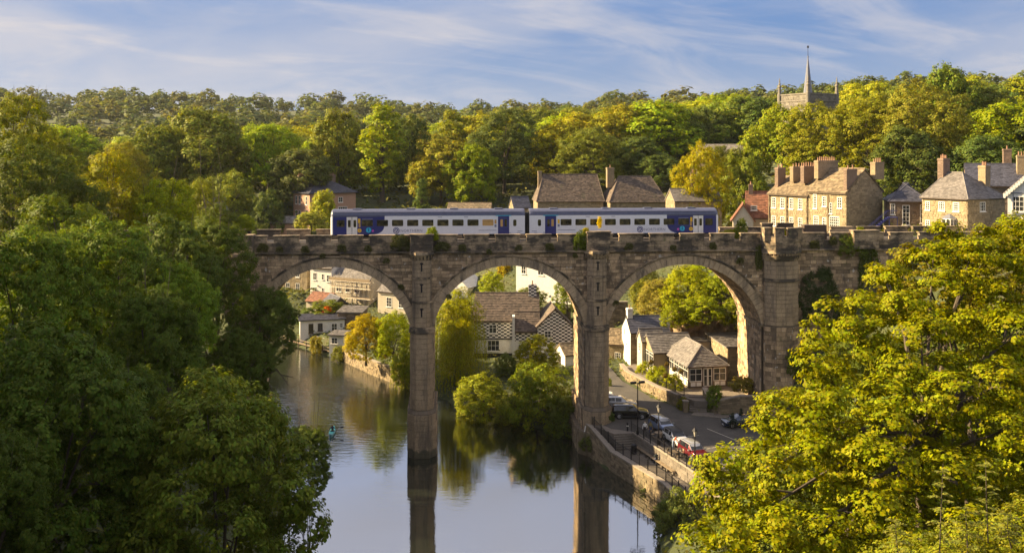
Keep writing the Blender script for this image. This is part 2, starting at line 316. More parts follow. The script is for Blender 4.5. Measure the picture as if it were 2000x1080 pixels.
def terrain_z(x, y):
    x = np.asarray(x, float); y = np.asarray(y, float); sh = x.shape; x = x.ravel(); y = y.ravel(); z = np.empty(len(x))
    for i in range(0, len(x), 20000):
        xx, yy = x[i:i+20000], y[i:i+20000]
        d = np.hypot(xx[:, None]-CP[None, :, 0], yy[:, None]-CP[None, :, 1])
        z[i:i+20000] = d @ _W[:-3] + _W[-3] + _W[-2]*xx + _W[-1]*yy
    far = np.clip((y - 150) / 200, 0, 1); z = z + far * 2.5 * (np.sin(x*0.031+1)*np.cos(y*0.027) + np.sin(x*0.013+y*0.017))
    ins = in_poly(x, y, RIV); d = poly_dist(x, y, RIV)
    z = np.where(ins, np.maximum(-0.6 - d*0.5, -3), np.maximum(z, 0.25) * np.clip(d/2.5, 0.06, 1))
    for P, f in ((ROADP, road_z(y) - 0.35), (QUAYP, 1.8 + 0*y), (TERRP, 4.6 + 0*y)):
        i2 = in_poly(x, y, P); z = np.where(i2, np.minimum(z, f), z)
        out = ~i2 & ~ins & (poly_dist(x, y, P) < 1.6) & (x < 31); z = np.where(out, np.minimum(z, f + 0.5), z)
    return z.reshape(sh)
def tz(x, y): return float(terrain_z(np.array([x]), np.array([y]))[0])
def graded(lo, a, b, hi, step, grow=1.12):
    m = list(np.arange(a, b, step)); s = step; q = b
    while q < hi: m.append(q); s *= grow; q += s
    m.append(hi); s = step; q = a; L = []
    while q > lo: s *= grow; q -= s; L.append(max(q, lo))
    return np.array(sorted(set(L)) + m)
gX = graded(-1500, -64, 64, 1500, 1.5); gY = graded(-60, 10, 215, 2600, 1.5)
XX, YY = np.meshgrid(gX, gY); ZZ = terrain_z(XX, YY)
nx, ny = len(gX), len(gY); ii = np.arange(nx*ny).reshape(ny, nx)
m, n, l, p = nodes('ground_cover'); v = objco(n)
gc = ramp(n, l, noise(n, l, 0.12, 8, 0.7, v), [(0.32, (0.035, 0.045, 0.014)), (0.5, (0.06, 0.075, 0.02)), (0.7, (0.10, 0.085, 0.04))])
gc = mix(n, l, 'MULTIPLY', 1.0, gc, ramp(n, l, noise(n, l, 3.0, 6, 0.7, v), [(0.3, 0.55), (0.7, 1.3)])); l.new(gc, p.inputs['Base Color']); p.inputs['Roughness'].default_value = 0.95
bump(n, l, p, noise(n, l, 2.0, 8, 0.7, v), 0.9, 0.4)
ter = np_mesh('terrain', np.c_[XX.ravel(), YY.ravel(), ZZ.ravel()], np.c_[ii[:-1, :-1].ravel(), ii[:-1, 1:].ravel(), ii[1:, 1:].ravel(), ii[1:, :-1].ravel()], m, smooth=True)
tag(ter, kind='structure')
# river
m, n, l, p = nodes('river_water'); v = objco(n)
p.inputs['Base Color'].default_value = (0.012, 0.015, 0.010, 1); p.inputs['Roughness'].default_value = 0.03; p.inputs['IOR'].default_value = 5.0
big = noise(n, l, 1.0, 3, 0.5, scaled(n, l, v, (0.05, 0.07, 1)))
calm = ramp(n, l, big, [(0.42, 0.10), (0.62, 0.7)])
sepw = n.new('ShaderNodeSeparateXYZ'); l.new(v, sepw.inputs[0])
mrw = n.new('ShaderNodeMapRange'); mrw.inputs[1].default_value = 108; mrw.inputs[2].default_value = 135; l.new(sepw.outputs[1], mrw.inputs[0])   # breeze ruffles the upstream reach
r1 = noise(n, l, 1.0, 4, 0.55, scaled(n, l, v, (0.55, 1.7, 1)), 0.4); r2 = noise(n, l, 1.0, 2, 0.5, scaled(n, l, v, (2.2, 5.5, 1)), 0.3)
hh = mix(n, l, 'ADD', 0.35, r1, r2)
st = mix(n, l, 'ADD', 1.0, mix(n, l, 'MULTIPLY', 1.0, calm, 0.26), mix(n, l, 'MULTIPLY', 1.0, mrw.outputs[0], 0.5))
bp = n.new('ShaderNodeBump'); bp.inputs['Distance'].default_value = 0.05; l.new(st, bp.inputs['Strength']); l.new(hh, bp.inputs['Height']); l.new(bp.outputs[0], p.inputs['Normal'])
MB().quad((-170,10,0),(60,10,0),(60,260,0),(-170,260,0)).build('river_water', m).__setitem__('kind', 'structure')

def sheet(name, poly, zf, mat, dz=0.0, parent=None, thick=0.3):
    me = MB(); pts = [Vector((x, y, float(zf(y)) + dz)) for x, y in poly]; me.prism(pts, (0, 0, -thick))
    return me.build(name, mat, parent)
from mathutils.geometry import tessellate_polygon
def tri_sheet(name, poly, zf, mat, dz=0.0, thick=0.3):
    pts = [Vector((x, y, float(zf(y)) + dz)) for x, y in poly]; mb = MB(); t = tessellate_polygon([[Vector((q.x, q.y, 0)) for q in pts]])
    tris = []
    for a, b, c in t:
        nrm = (pts[b]-pts[a]).cross(pts[c]-pts[a]); tris.append((a, b, c) if nrm.z > 0 else (a, c, b))
    mb.add(pts, tris); k = len(pts); b0 = len(mb.v); mb.add([p + Vector((0,0,-thick)) for p in pts], [])
    for i in range(k): mb.f.append((i, (i+1) % k, b0 + (i+1) % k, b0 + i)); mb.mi.append(0)
    return mb.build(name, mat)
rd = tri_sheet('road', ROADP, road_z, M_ASPHALT, thick=0.5); tag(rd, kind='structure')
# painted road line and manhole-coloured patch
M_PAINT = flat_mat('worn_road_paint', (0.42, 0.38, 0.30), 0.8)
def strip(name, a, b, w, mat, dz, zf=road_z, parent=None):
    a = Vector(a); b = Vector(b); d = (b - a).normalized(); s = Vector((-d.y, d.x)) * w / 2; mb = MB(); N = 6
    for i in range(N):
        q0 = a + (b-a)*i/N; q1 = a + (b-a)*(i+1)/N
        mb.quad(*[(q.x, q.y, float(zf(q.y)) + dz) for q in (q0 - s, q1 - s, q1 + s, q0 + s)])
    return mb.build(name, mat, parent)
strip('road_marking', (23.0, 112.5), (26.0, 106.5), 0.12, M_PAINT, 0.005, parent=rd)
strip('patch', (12.6, 135.0), (13.6, 135.2), 1.3, M_PAVE, 0.004, parent=rd)
strip('bay_line', (17.2, 108.0), (21.5, 109.8), 0.1, M_PAINT, 0.005, parent=rd); strip('bay_line', (18.6, 103.6), (22.8, 105.4), 0.1, M_PAINT, 0.005, parent=rd)
# pavement along the pub wall with kerb stones
pv = tri_sheet('pavement', [(22.3,118.2),(28.2,116.4),(34,115.8),(34,117.4),(28.2,118.0),(22.9,119.6)], lambda y: 3.72 + 0*y, M_PAVE, thick=0.4); tag(pv, kind='structure')
for i in range(13):
    a = Vector((22.2, 118.15)).lerp(Vector((28.15, 116.32)), i/13); b = Vector((22.2, 118.15)).lerp(Vector((28.15, 116.32)), (i+0.96)/13)
    k = MB().bar((a.x, a.y, 3.66), (b.x, b.y, 3.66), 0.16, 0.16).build('kerb_stone', M_KERB, pv)
# lower riverside walk, steps and retaining walls
qw = tri_sheet('riverside_walk', QUAYP[1:], lambda y: 2.15 + 0*y, M_PAVE, thick=1.0); tag(qw, kind='structure')
LANDP = [(9.5,116.4),(11.7,112.35),(13.85,111.3),(14.0,110.5),(11.75,110.4),(9.0,114.6)]
lp = tri_sheet('upper_landing', LANDP, lambda y: 3.606 + 0*y, M_PAVE, thick=1.2); tag(lp, kind='structure')
def wall_run(name, label, pts, zb, zt, mat=M_RUBBLE, thick=0.5, ch=0.32, bl=0.62, coping=None, cat='wall', side=1, seed=1, jit=0.05):
    # a wall along a polyline; zb, zt lists of base and top heights; stones on the side that faces left of travel * side
    r = random.Random(seed); t = thing(name, label, cat, (pts[0][0], pts[0][1], 0)); o = Vector((pts[0][0], pts[0][1], 0)); core = MB(); st = MB(); cp = []
    for i in range(len(pts)-1):
        a = Vector((*pts[i], 0)) - o; b = Vector((*pts[i+1], 0)) - o; d = (b-a); L = d.length; d.normalize(); nn = Vector((-d.y, d.x, 0)) * side
        za0, za1, zt0, zt1 = zb[i], zb[i+1], zt[i], zt[i+1]
        q = [a + Vector((0,0,za0)), b + Vector((0,0,za1)), b + Vector((0,0,zt1)), a + Vector((0,0,zt0))]; core.prism(q, -nn*thick)
        def fm(s, h, e, a=a, d=d, nn=nn, L=L): 
            return a + d*s + nn*e + Vector((0, 0, (za0*(1-s/L)+za1*s/L) + h*((zt0-za0)*(1-s/L)+(zt1-za1)*s/L)/max(zt0-za0, zt1-za1)))
        masonry(st, fm, 0, L, 0, max(zt0-za0, zt1-za1), ch, bl, r=r, jit=jit, out=0.06)
        if coping:
            k = max(1, int(L/0.8))
            for j in range(k):
                s0, s1 = a.lerp(b, j/k), a.lerp(b, (j+0.97)/k); z0 = zt0+(zt1-zt0)*j/k; z1 = zt0+(zt1-zt0)*(j+0.97)/k
                off = -nn*(thick/2 - 0.03); cp.append(MB().bar(s0+off+Vector((0,0,z0+0.07)), s1+off+Vector((0,0,z1+0.07)), thick+0.14, 0.14))
    core.build('wall_core', M_MORTAR, t); st.build('stones', mat, t, kind='stuff')
    for c in cp: c.build('coping_stone', coping, t)
    return t
wall_run('quay_wall', 'rough stone river wall below the lower walk with railing', [(8.3,117),(9.3,113.2),(11.2,108.4),(15.5,98.0),(17.0,91)], [-1]*5, [3.5,3.5,2.1,2.1,2.1], coping=M_KERB, side=-1, seed=3, thick=0.6)
wall_run('retaining_wall', 'pale retaining wall behind the riverside bench', [(14.0,110.6),(18.1,98.2),(20.0,91.2)], [2.0]*3, [3.62]*3, mat=M_PAVE, coping=M_KERB, side=-1, seed=4, ch=0.4, bl=1.1, jit=0.015)
def stairs(name, label, a, b, run, z0, z1, n, mat):
    # a..b: the lower edge; run: horizontal vector up the flight
    a = Vector(a); b = Vector(b); run = Vector(run); t = thing(name, label, 'steps', (a.x, a.y, z0)); o = Vector((a.x, a.y))
    for i in range(n):
        q0 = a - o + run*i/n; q1 = b - o + run*i/n; z = (z1-z0)*(i+1)/n
        MB().prism([(q0.x,q0.y,z),(q1.x,q1.y,z),(q1.x+run.x*(1-i/n),q1.y+run.y*(1-i/n),z),(q0.x+run.x*(1-i/n),q0.y+run.y*(1-i/n),z)][::-1], (0,0,-(z1-z0)/n+0.004)).build('step', mat, t, bevel=0.02)
    return t
stairs('stone_steps', 'broad stone steps down to the riverside walk', (11.85,108.75), (14.35,109.3), (-0.12,1.75), 2.15, 3.6, 7, M_PAVE)
# ================================================================ viaduct
VA = R(3.8); VW = 9.5
via = thing('viaduct', 'tall sandstone railway viaduct with round arches crossing the river', 'viaduct', (0, 115, 0), VA)
def vworld(x, y, z):                          # viaduct coordinates -> world
    return Vector((x*math.cos(VA) - y*math.sin(VA), 115 + x*math.sin(VA) + y*math.cos(VA), z))
ARCH = [(-52.0, -33.4), (-30.8, -12.1), (-9.54, 8.89), (11.65, 30.66)]
ZS, ZC, ZT = 15.0, 22.5, 24.25
def circ(a):
    h = (a[1]-a[0])/2; rise = ZC-ZS; Rr = (h*h+rise*rise)/(2*rise); return (a[0]+a[1])/2, ZC-Rr, Rr, math.asin(h/Rr)
# core wall with the barrel vaults
core = MB(); st = [-75.0]
for a in ARCH:
    xm, zc, Rr, ph = circ(a); st += [a[0]] + [xm + Rr*math.sin(-ph + 2*ph*i/40) for i in range(1, 40)] + [a[1]]
st += [62.0]
def zlow(xa, xb, x):
    for a in ARCH:
        if xa >= a[0]-1e-6 and xb <= a[1]+1e-6:
            xm, zc, Rr, ph = circ(a); return zc + math.sqrt(max((Rr+0.05)**2-(x-xm)**2, 0))
    return -3 if (xa >= 30 or xb < -52) else ZS
for i in range(len(st)-1):
    x0, x1 = st[i], st[i+1]; z0, z1 = zlow(x0, x1, x0), zlow(x0, x1, x1)
    core.quad((x0,0,z0),(x1,0,z1),(x1,0,ZT),(x0,0,ZT)); core.quad((x1,VW,z1),(x0,VW,z0),(x0,VW,ZT),(x1,VW,ZT)); core.quad((x1,0,z1),(x0,0,z0),(x0,VW,z0),(x1,VW,z1))
core.build('wall_core', M_MORTAR, via)
rs = random.Random(11)
face = MB()
def keepw(x0, x1, z0, z1):
    for a in ARCH:
        xm, zc, Rr, ph = circ(a)
        if any((x-xm)**2+(z-zc)**2 < (Rr+0.12)**2 for x in (x0, x1) for z in (z0, z1)): return False
        if a[0] < (x0+x1)/2 < a[1] and z0 < zc: return False
        if x0 < xm < x1 and z0 < zc+Rr+0.12: return False
    return True
masonry(face, lambda a, b, h: (a, -h, b), -56, 30.9, ZS+0.3, ZT-0.1, 0.37, 0.85, keepw, 0.025, 0.05, rs, 0.04)
masonry(face, lambda a, b, h: (a, -h, b), 34.9, 62, 8, ZT-0.1, 0.42, 0.95, None, 0.025, 0.05, rs, 0.03)
for a in ARCH:                                # spandrel stones lower down, beside the springings, are hidden by the turrets
    xm, zc, Rr, ph = circ(a)
    masonry(face, lambda y, s, h: (xm + (Rr+0.05-h)*math.sin(s/Rr), y, zc + (Rr+0.05-h)*math.cos(s/Rr)), 0.62, VW, -ph*Rr, ph*Rr, 0.42, 0.9, None, 0.025, 0.05, rs, 0.03)
face.build('wall_stones', M_STONE, via, kind='stuff')
for a in ARCH:                                # ring of voussoirs and the hood moulding over it
    xm, zc, Rr, ph = circ(a); N = 41; P = lambda r, t, y: (xm + r*math.sin(t), y, zc + r*math.cos(t))
    for i in range(N):
        t0 = -ph + 2*ph*i/N + 0.0024; t1 = -ph + 2*ph*(i+1)/N - 0.0024; y = -0.13 + rs.uniform(-0.025, 0.025); ro = Rr + 1.02 + rs.uniform(-0.03, 0.03)
        MB().prism([P(Rr, t0, y), P(Rr, t1, y), P(ro, t1, y), P(ro, t0, y)], (0, 0.74, 0)).build('voussoir', M_ASHLAR, via)
    hm = MB(); K = 48
    for i in range(K):
        t0 = -ph + 2*ph*i/K; t1 = -ph + 2*ph*(i+1)/K
        for r0, r1, y in ((1.04, 1.16, -0.17), (1.16, 1.30, -0.27)):
            hm.quad(P(Rr+r0,t0,y),P(Rr+r0,t1,y),P(Rr+r1,t1,y),P(Rr+r1,t0,y)); hm.quad(P(Rr+r0,t1,y),P(Rr+r0,t0,y),P(Rr+r0,t0,0),P(Rr+r0,t1,0)); hm.quad(P(Rr+r1,t0,y),P(Rr+r1,t1,y),P(Rr+r1,t1,0),P(Rr+r1,t0,0))
    hm.build('arch_moulding', M_SOOT, via)
def octo(w, pr, x=0.0): return [(x-w/2, 0), (x-w/2, -pr*0.36), (x-w*0.24, -pr), (x+w*0.24, -pr), (x+w/2, -pr*0.36), (x+w/2, 0)]
def nose(mb, x, w, pr, z0, z1, w2=None, pr2=None):
    A = octo(w, pr, x); B = octo(w2 or w, pr2 or pr, x); n = len(A)
    mb.add([(p[0], p[1], z0) for p in A] + [(p[0], p[1], z1) for p in B], [(i, i+1, n+i+1, n+i) for i in range(n-1)] + [tuple(range(n, 2*n)), tuple(range(n))[::-1]])
def facet_stones(x, w, pr, z0, z1, ch, name, mat, individual):
    A = octo(w, pr, x); mb = MB(); nc = max(1, round((z1-z0)/ch)); h = (z1-z0)/nc
    for k in range(len(A)-1):
        a, b = Vector(A[k]), Vector(A[k+1]); d = b-a; L = d.length; d.normalize(); nn = Vector((d.y, -d.x))
        for j in range(nc):
            cuts = [0, L] if L < 0.9 else [0, L*rs.choice((0.36, 0.5, 0.64)), L] if j % 2 else [0, L]
            if L > 1.9: cuts = [0, L*rs.uniform(.25,.4), L*rs.uniform(.6,.75), L]
            for c0, c1 in zip(cuts[:-1], cuts[1:]):
                t = 0.05 + rs.uniform(-0.025, 0.025); g = 0.012; zz0 = z0+j*h+g; zz1 = z0+(j+1)*h-g; c0 += g; c1 -= g; e = 0.02
                P = lambda c, z, o: (a.x + d.x*c + nn.x*o, a.y + d.y*c + nn.y*o, z)
                q = MB() if individual and 0 < k < 4 else mb
                q.add([P(c0,zz0,0),P(c1,zz0,0),P(c1,zz1,0),P(c0,zz1,0),P(c0+e*(k!=2),zz0+e,t),P(c1-e*(k!=2),zz0+e,t),P(c1-e*(k!=2),zz1-e,t),P(c0+e*(k!=2),zz1-e,t)], [(4,5,6,7),(0,1,5,4),(1,2,6,5),(2,3,7,6),(3,0,4,7)])
                if q is not mb: q.build(name, mat, via)
    if mb.v: mb.build('side_stones', mat, via, kind='stuff')
def ring(x, w, pr, z0, z1, name, mat=M_SOOT): mb = MB(); nose(mb, x, w, pr, z0, z1); mb.build(name, mat, via)
def pier(x, wb, zbase, parts):
    c = MB(); c.box(x-wb/2, x+wb/2, 0.02, VW-0.02, zbase, ZS-0.2)
    nose(c, x, 2.25, 1.1, ZS, 23.3); nose(c, x, 2.65, 1.4, 5.2, ZS-0.3); nose(c, x, 3.3, 1.75, zbase, 5.2); nose(c, x, 3.3, 1.75, 5.2, 5.55, 2.7, 1.42)
    c.box(x-wb/2-0.32, x+wb/2+0.32, -0.02, VW+0.02, zbase, 5.2); c.build('pier_core', M_MORTAR, via)
    facet_stones(x, 2.25, 1.1, ZS+0.35, 18.2, 0.55, 'turret_stone', M_ASHLAR, parts); facet_stones(x, 2.25, 1.1, 18.45, 21.05, 0.55, 'turret_stone', M_ASHLAR, parts); facet_stones(x, 2.25, 1.1, 21.3, 23.3, 0.5, 'turret_stone', M_ASHLAR, parts)
    facet_stones(x, 2.65, 1.4, 5.6, ZS-0.35, 0.6, 'pier_stone', M_ASHLAR, parts); facet_stones(x, 3.3, 1.75, max(zbase, -0.6), 5.1, 0.62, 'pier_stone', M_ASHLAR, parts)
    jm = MB()
    for s in (-1, 1):
        masonry(jm, lambda a, b, h, s=s: (x + s*(wb/2+h), a, b), 0.0, VW, 5.2, ZS-0.25, 0.45, 0.95, None, 0.025, 0.05, rs, 0.03)
        masonry(jm, lambda a, b, h, s=s: (x + s*(wb/2+0.32+h), a, b), 0.0, VW, max(zbase, -0.6), 5.2, 0.5, 1.0, None, 0.025, 0.05, rs, 0.03)
    jm.build('jamb_stones', M_STONE, via, kind='stuff')
    ring(x, 2.5, 1.24, 21.05, 21.25, 'string_course'); ring(x, 2.5, 1.24, 18.22, 18.42, 'string_course')
    im = MB(); nose(im, x, 3.05, 1.62, ZS-0.3, ZS+0.12); nose(im, x, 2.8, 1.5, ZS+0.12, ZS+0.3); im.box(x-wb/2-0.14, x+wb/2+0.14, 0.03, VW+0.03, ZS-0.28, ZS+0.16); im.build('impost', M_SOOT, via)
    for z in (16.6, 19.5, 22.0):
        MB().box(x-0.09, x+0.09, -1.19, -1.0, z, z+1.05).box(x-0.2, x+0.2, -1.19, -1.0, z+0.85, z+1.0).build('arrow_slit', M_IRON, via)
    cap = MB(); nose(cap, x, 2.3, 1.12, 23.3, 23.95, 2.9, 1.5); nose(cap, x, 2.95, 1.55, 23.95, 24.3); cap.build('turret_cap', M_SOOT, via)
    A = octo(2.5, 1.26, x)
    for k in range(5):
        a, b = Vector(A[k]), Vector(A[k+1]); n_ = 3 if k == 2 else 2
        for j in range(n_):
            q = a.lerp(b, (j+0.5)/n_); MB().prism([(q.x-0.12,q.y+.1,23.35),(q.x+0.12,q.y+.1,23.35),(q.x+0.12,q.y-0.22,23.9),(q.x-0.12,q.y-0.22,23.9)], (0,0.25,0.05)).build('corbel', M_ASHLAR, via)
PIERS = [(-32.1, 2.9, -2.0), (-10.82, 2.75, -2.0), (10.27, 2.95, 2.6)]
for i, (x, wb, zb) in enumerate(PIERS): pier(x, wb, zb, i > 0)
pl = MB(); nose(pl, 10.27, 4.6, 2.4, -2, 2.7, 4.3, 2.2); pl.box(7.95, 12.6, 0, VW, -2, 2.7); pl.build('pier_plinth_core', M_MORTAR, via)
facet_stones(10.27, 4.62, 2.42, -0.5, 2.7, 0.5, 'plinth_stone', M_RUBBLE, True)
jm = MB(); masonry(jm, lambda a, b, h: (7.95-h, a, b), 0.0, VW, -0.5, 2.7, 0.45, 0.8, None, 0.03, 0.06, rs, 0.05); jm.build('plinth_side_stones', M_RUBBLE, via, kind='stuff')
MB().tube([(8.6,-1.3,0.2),(8.6,-1.3,2.6),(8.75,-1.25,3.4)], 0.07).build('drain_pipe', M_TRIM, via)
# abutment tower on the town side
TX, TW = 33.0, 4.1
c = MB(); nose(c, TX, TW, 1.5, -1, 23.2); c.build('tower_core', M_MORTAR, via)
facet_stones(TX, TW, 1.5, 4, 14.9, 0.55, 'tower_stone', M_STONE, False); facet_stones(TX, TW, 1.5, 15.1, 20.4, 0.55, 'tower_stone', M_ASHLAR, True); facet_stones(TX, TW, 1.5, 20.75, 22.9, 0.54, 'tower_stone', M_ASHLAR, True)
ring(TX, TW+0.35, 1.68, 20.4, 20.72, 'string_course', M_SOOT)
cap = MB(); nose(cap, TX, TW+0.1, 1.55, 22.9, 23.6, TW+0.7, 1.95); nose(cap, TX, TW+0.8, 2.0, 23.85, 24.3); cap.build('tower_cap', M_SOOT, via)
A = octo(TW+0.35, 1.7, TX)
for k in range(5):
    a, b = Vector(A[k]), Vector(A[k+1]); n_ = 6 if k == 2 else 3
    for j in range(n_):
        q = a.lerp(b, (j+0.5)/n_); MB().prism([(q.x-0.11,q.y+.15,22.9),(q.x+0.11,q.y+.15,22.9),(q.x+0.11,q.y-0.28,23.85),(q.x-0.11,q.y-0.28,23.85)], (0,0.3,0)).build('corbel', M_ASHLAR, via)
tp = MB(); nose(tp, TX, TW+0.5, 1.8, 24.3, 25.9); tp.build('tower_parapet_core', M_MORTAR, via)
facet_stones(TX, TW+0.5, 1.8, 24.3, 25.9, 0.53, 'tower_parapet_stone', M_SOOT, True)
for x0, x1, y0, y1 in ((30.65,31.5,-1.2,-.2),(31.75,32.9,-1.86,-1.35),(33.35,34.6,-1.86,-1.35),(34.75,35.4,-1.2,-.2),(31.2,32.6,1.4,1.9),(33.2,35.2,1.4,1.9)):
    mz = 26.85 + (0.35 if y0 > 0 else 0); MB().box(x0, x1, y0, y1, 25.3, mz).build('merlon', M_SOOT, via, bevel=0.03); MB().box(x0-.07, x1+.07, y0-.07, y1+.07, mz+0.003, mz+.16).build('coping_stone', M_SOOT, via, bevel=0.03)
jm = MB()                                      # right-hand jamb of the last arch
jm2 = MB().box(30.66, 31.2, 0.0, VW, 3, ZS); jm2.build('abutment_core', M_MORTAR, via)
masonry(jm, lambda a, b, h: (30.66-h, a, b), 0.05, VW, 4, ZS-0.25, 0.45, 0.9, None, 0.025, 0.05, rs, 0.035); jm.build('jamb_stones', M_STONE, via, kind='stuff')
MB().box(30.45, 31.2, -0.14, VW, ZS-0.28, ZS+0.14).build('impost', M_SOOT, via)
MB().tube([(31.25,-0.35,15.6),(31.25,-0.35,4.5)], 0.09).box(31.05,31.55,-0.6,-0.2,15.3,15.8).build('downpipe', M_LEAD, via)
# cornice, parapet, merlons
ct = MB(); ct.box(-75, 30.6, -0.38, 0.2, 24.05, 24.3); ct.box(35.4, 62, -0.38, 0.2, 24.05, 24.3); ct.box(-75, 62, VW-.2, VW+.38, 24.05, 24.3); ct.build('cornice', M_SOOT, via, bevel=0.04)
MB().box(-75, 62, 0.5, VW-0.5, 24.2, 25.0).build('track_bed', M_BALLAST, via)
pc = MB(); pc.box(-75, 62, -0.02, 0.5, 24.3, 25.36); pc.box(-75, 62, VW-0.5, VW+.02, 24.3, 25.36); pc.build('parapet_core', M_MORTAR, via)
pf = MB(); masonry(pf, lambda a, b, h: (a, -0.02-h, b), -60, 30.6, 24.3, 25.36, 0.36, 1.1, None, 0.02, 0.05, rs, 0.025); masonry(pf, lambda a, b, h: (a, -0.02-h, b), 35.2, 62, 24.3, 25.36, 0.36, 1.1, None, 0.02, 0.05, rs, 0.025)
pf.build('parapet_stones', M_SOOT, via, kind='stuff')
for side, y0, y1 in ((0, -0.1, 0.46), (1, VW-0.46, VW+0.1)):
    x = -58.8
    while x < 61:
        x0, x1 = x+0.41, x+3.35; x += 3.76
        if side == 0 and x1 > 30.4 and x0 < 35.6: x1 = min(x1, 30.5) if x0 < 30 else x1; x0 = max(x0, 35.5) if x1 > 35.5 else x0
        if x1 - x0 < 0.4 or (side == 0 and 30.5 < (x0+x1)/2 < 35.5): continue
        mb = MB(); k = 3 if side == 0 else 1
        for i in range(k): mb.box(x0+(x1-x0)*i/k+.01, x0+(x1-x0)*(i+1)/k-.01, y0+rs.uniform(-.02,.02), y1, 25.36, 26.12)
        mb.build('merlon', M_SOOT, via)
        for i in range(2): MB().box(x0-.1*(i==0)+(x1-x0)*i/2+.005, x0+.1*(i==1)+(x1-x0)*(i+1)/2-.005, y0-0.1, y1+.08, 26.12, 26.28).build('coping_stone', M_SOOT, via, bevel=0.03)
for x, w, h in ((-10.82, 2.7, 0.0), (10.4, 2.8, 0.22), (43.5, 3.2, 0.2), (-32.1, 3.0, 0.05)):     # refuges over the piers
    MB().box(x-w/2, x+w/2, -0.95, -0.02, 24.3, 26.2+h).build('refuge', M_MORTAR, via); q = MB(); masonry(q, lambda a, b, e: (a, -0.95-e, b), x-w/2, x+w/2, 24.3, 26.2+h, 0.42, 0.9, None, 0.02, 0.05, rs, 0.02); masonry(q, lambda a, b, e: (x-w/2-e, a, b), -0.95, -0.02, 24.3, 26.2+h, 0.42, 0.9, None, 0.02, 0.05, rs, 0.02); q.build('refuge_stones', M_SOOT, via, kind='stuff'); MB().box(x-w/2-.12, x+w/2+.12, -1.1, 0.25, 26.2+h, 26.4+h).build('refuge_coping', M_SOOT, via, bevel=0.03)
rl = MB()
for y in (3.0, 4.43): rl.box(-75, 62, y-.035, y+.035, 25.12, 25.28)
rl.build('rail', M_STEEL, via)
MB().box(36.5, 39.4, 1.2, 2.2, 25, 27.1).build('relay_cabinet', M_DKTRIM, via, bevel=0.03)
# ================================================================ train
M_TWHITE = flat_mat('train_white', (0.70, 0.70, 0.74), 0.32, coat=0.3, var=0.05)
M_NAVY = flat_mat('train_navy', (0.022, 0.028, 0.16), 0.3, coat=0.3, var=0.08)
M_TROOF = flat_mat('train_roof_slate_blue', (0.065, 0.072, 0.125), 0.45, var=0.15)
M_UNDER = flat_mat('underframe_black', (0.02, 0.018, 0.016), 0.8, var=0.3)
M_YEL = flat_mat('warning_yellow', (0.75, 0.46, 0.02), 0.4, var=0.05)
M_CYAN = flat_mat('cyan_dot', (0.02, 0.42, 0.62), 0.4); M_PINK = flat_mat('pink_dot', (0.5, 0.08, 0.42), 0.4)
M_GREYT = flat_mat('grey_lettering', (0.17, 0.18, 0.27), 0.5)
M_LITWIN = flat_mat('lit_window_and_sign_amber', (0.50, 0.30, 0.10), 0.35)  # amber colour stands in for lit windows; sign panels share it
def train_glass():
    m, n, l, p = nodes('train_window_glass'); v = objco(n)
    c = ramp(n, l, noise(n, l, 1.5, 4, 0.6, v), [(0.35, (0.012, 0.012, 0.012)), (0.5, (0.05, 0.045, 0.025)), (0.68, (0.14, 0.115, 0.05))])
    l.new(c, p.inputs['Base Color']); p.inputs['Roughness'].default_value = 0.08; return m
M_TGLASS = train_glass()
TRX0, TRX1, TY, TZ0, TZ1 = -21.95, 26.0, 2.35, 26.12, 29.16
tr = thing('train', 'white and navy two carriage passenger train crossing the viaduct', 'train', vworld(TRX0, TY, 25.28), VA)
CL = (TRX1 - TRX0 - 0.55) / 2; W = 2.7; Zb, Zs, Zr = TZ0-25.28, 28.42-25.28, TZ1-25.28   # local heights: sill, cant rail, roof crown
def rrect(x0, x1, z0, z1, r, n=4):
    out = []
    for cx, cz, a0 in ((x1-r, z1-r, 0), (x0+r, z1-r, 90), (x0+r, z0+r, 180), (x1-r, z0+r, 270)):
        for i in range(n+1): a = R(a0 + 90*i/n); out.append((cx + r*math.cos(a), cz + r*math.sin(a)))
    return out[::-1]
def decal(name, pts, mat, parent, proud=0.012, y=0.0):
    return MB().prism([(x, y-proud, z) for x, z in pts][::-1], (0, proud*0.9, 0)).build(name, mat, parent)
def disc(name, x, z, r, mat, parent, proud=0.016, n=24): return decal(name, [(x+r*math.cos(2*math.pi*k/n), z+r*math.sin(2*math.pi*k/n)) for k in range(n)][::-1], mat, parent, proud)
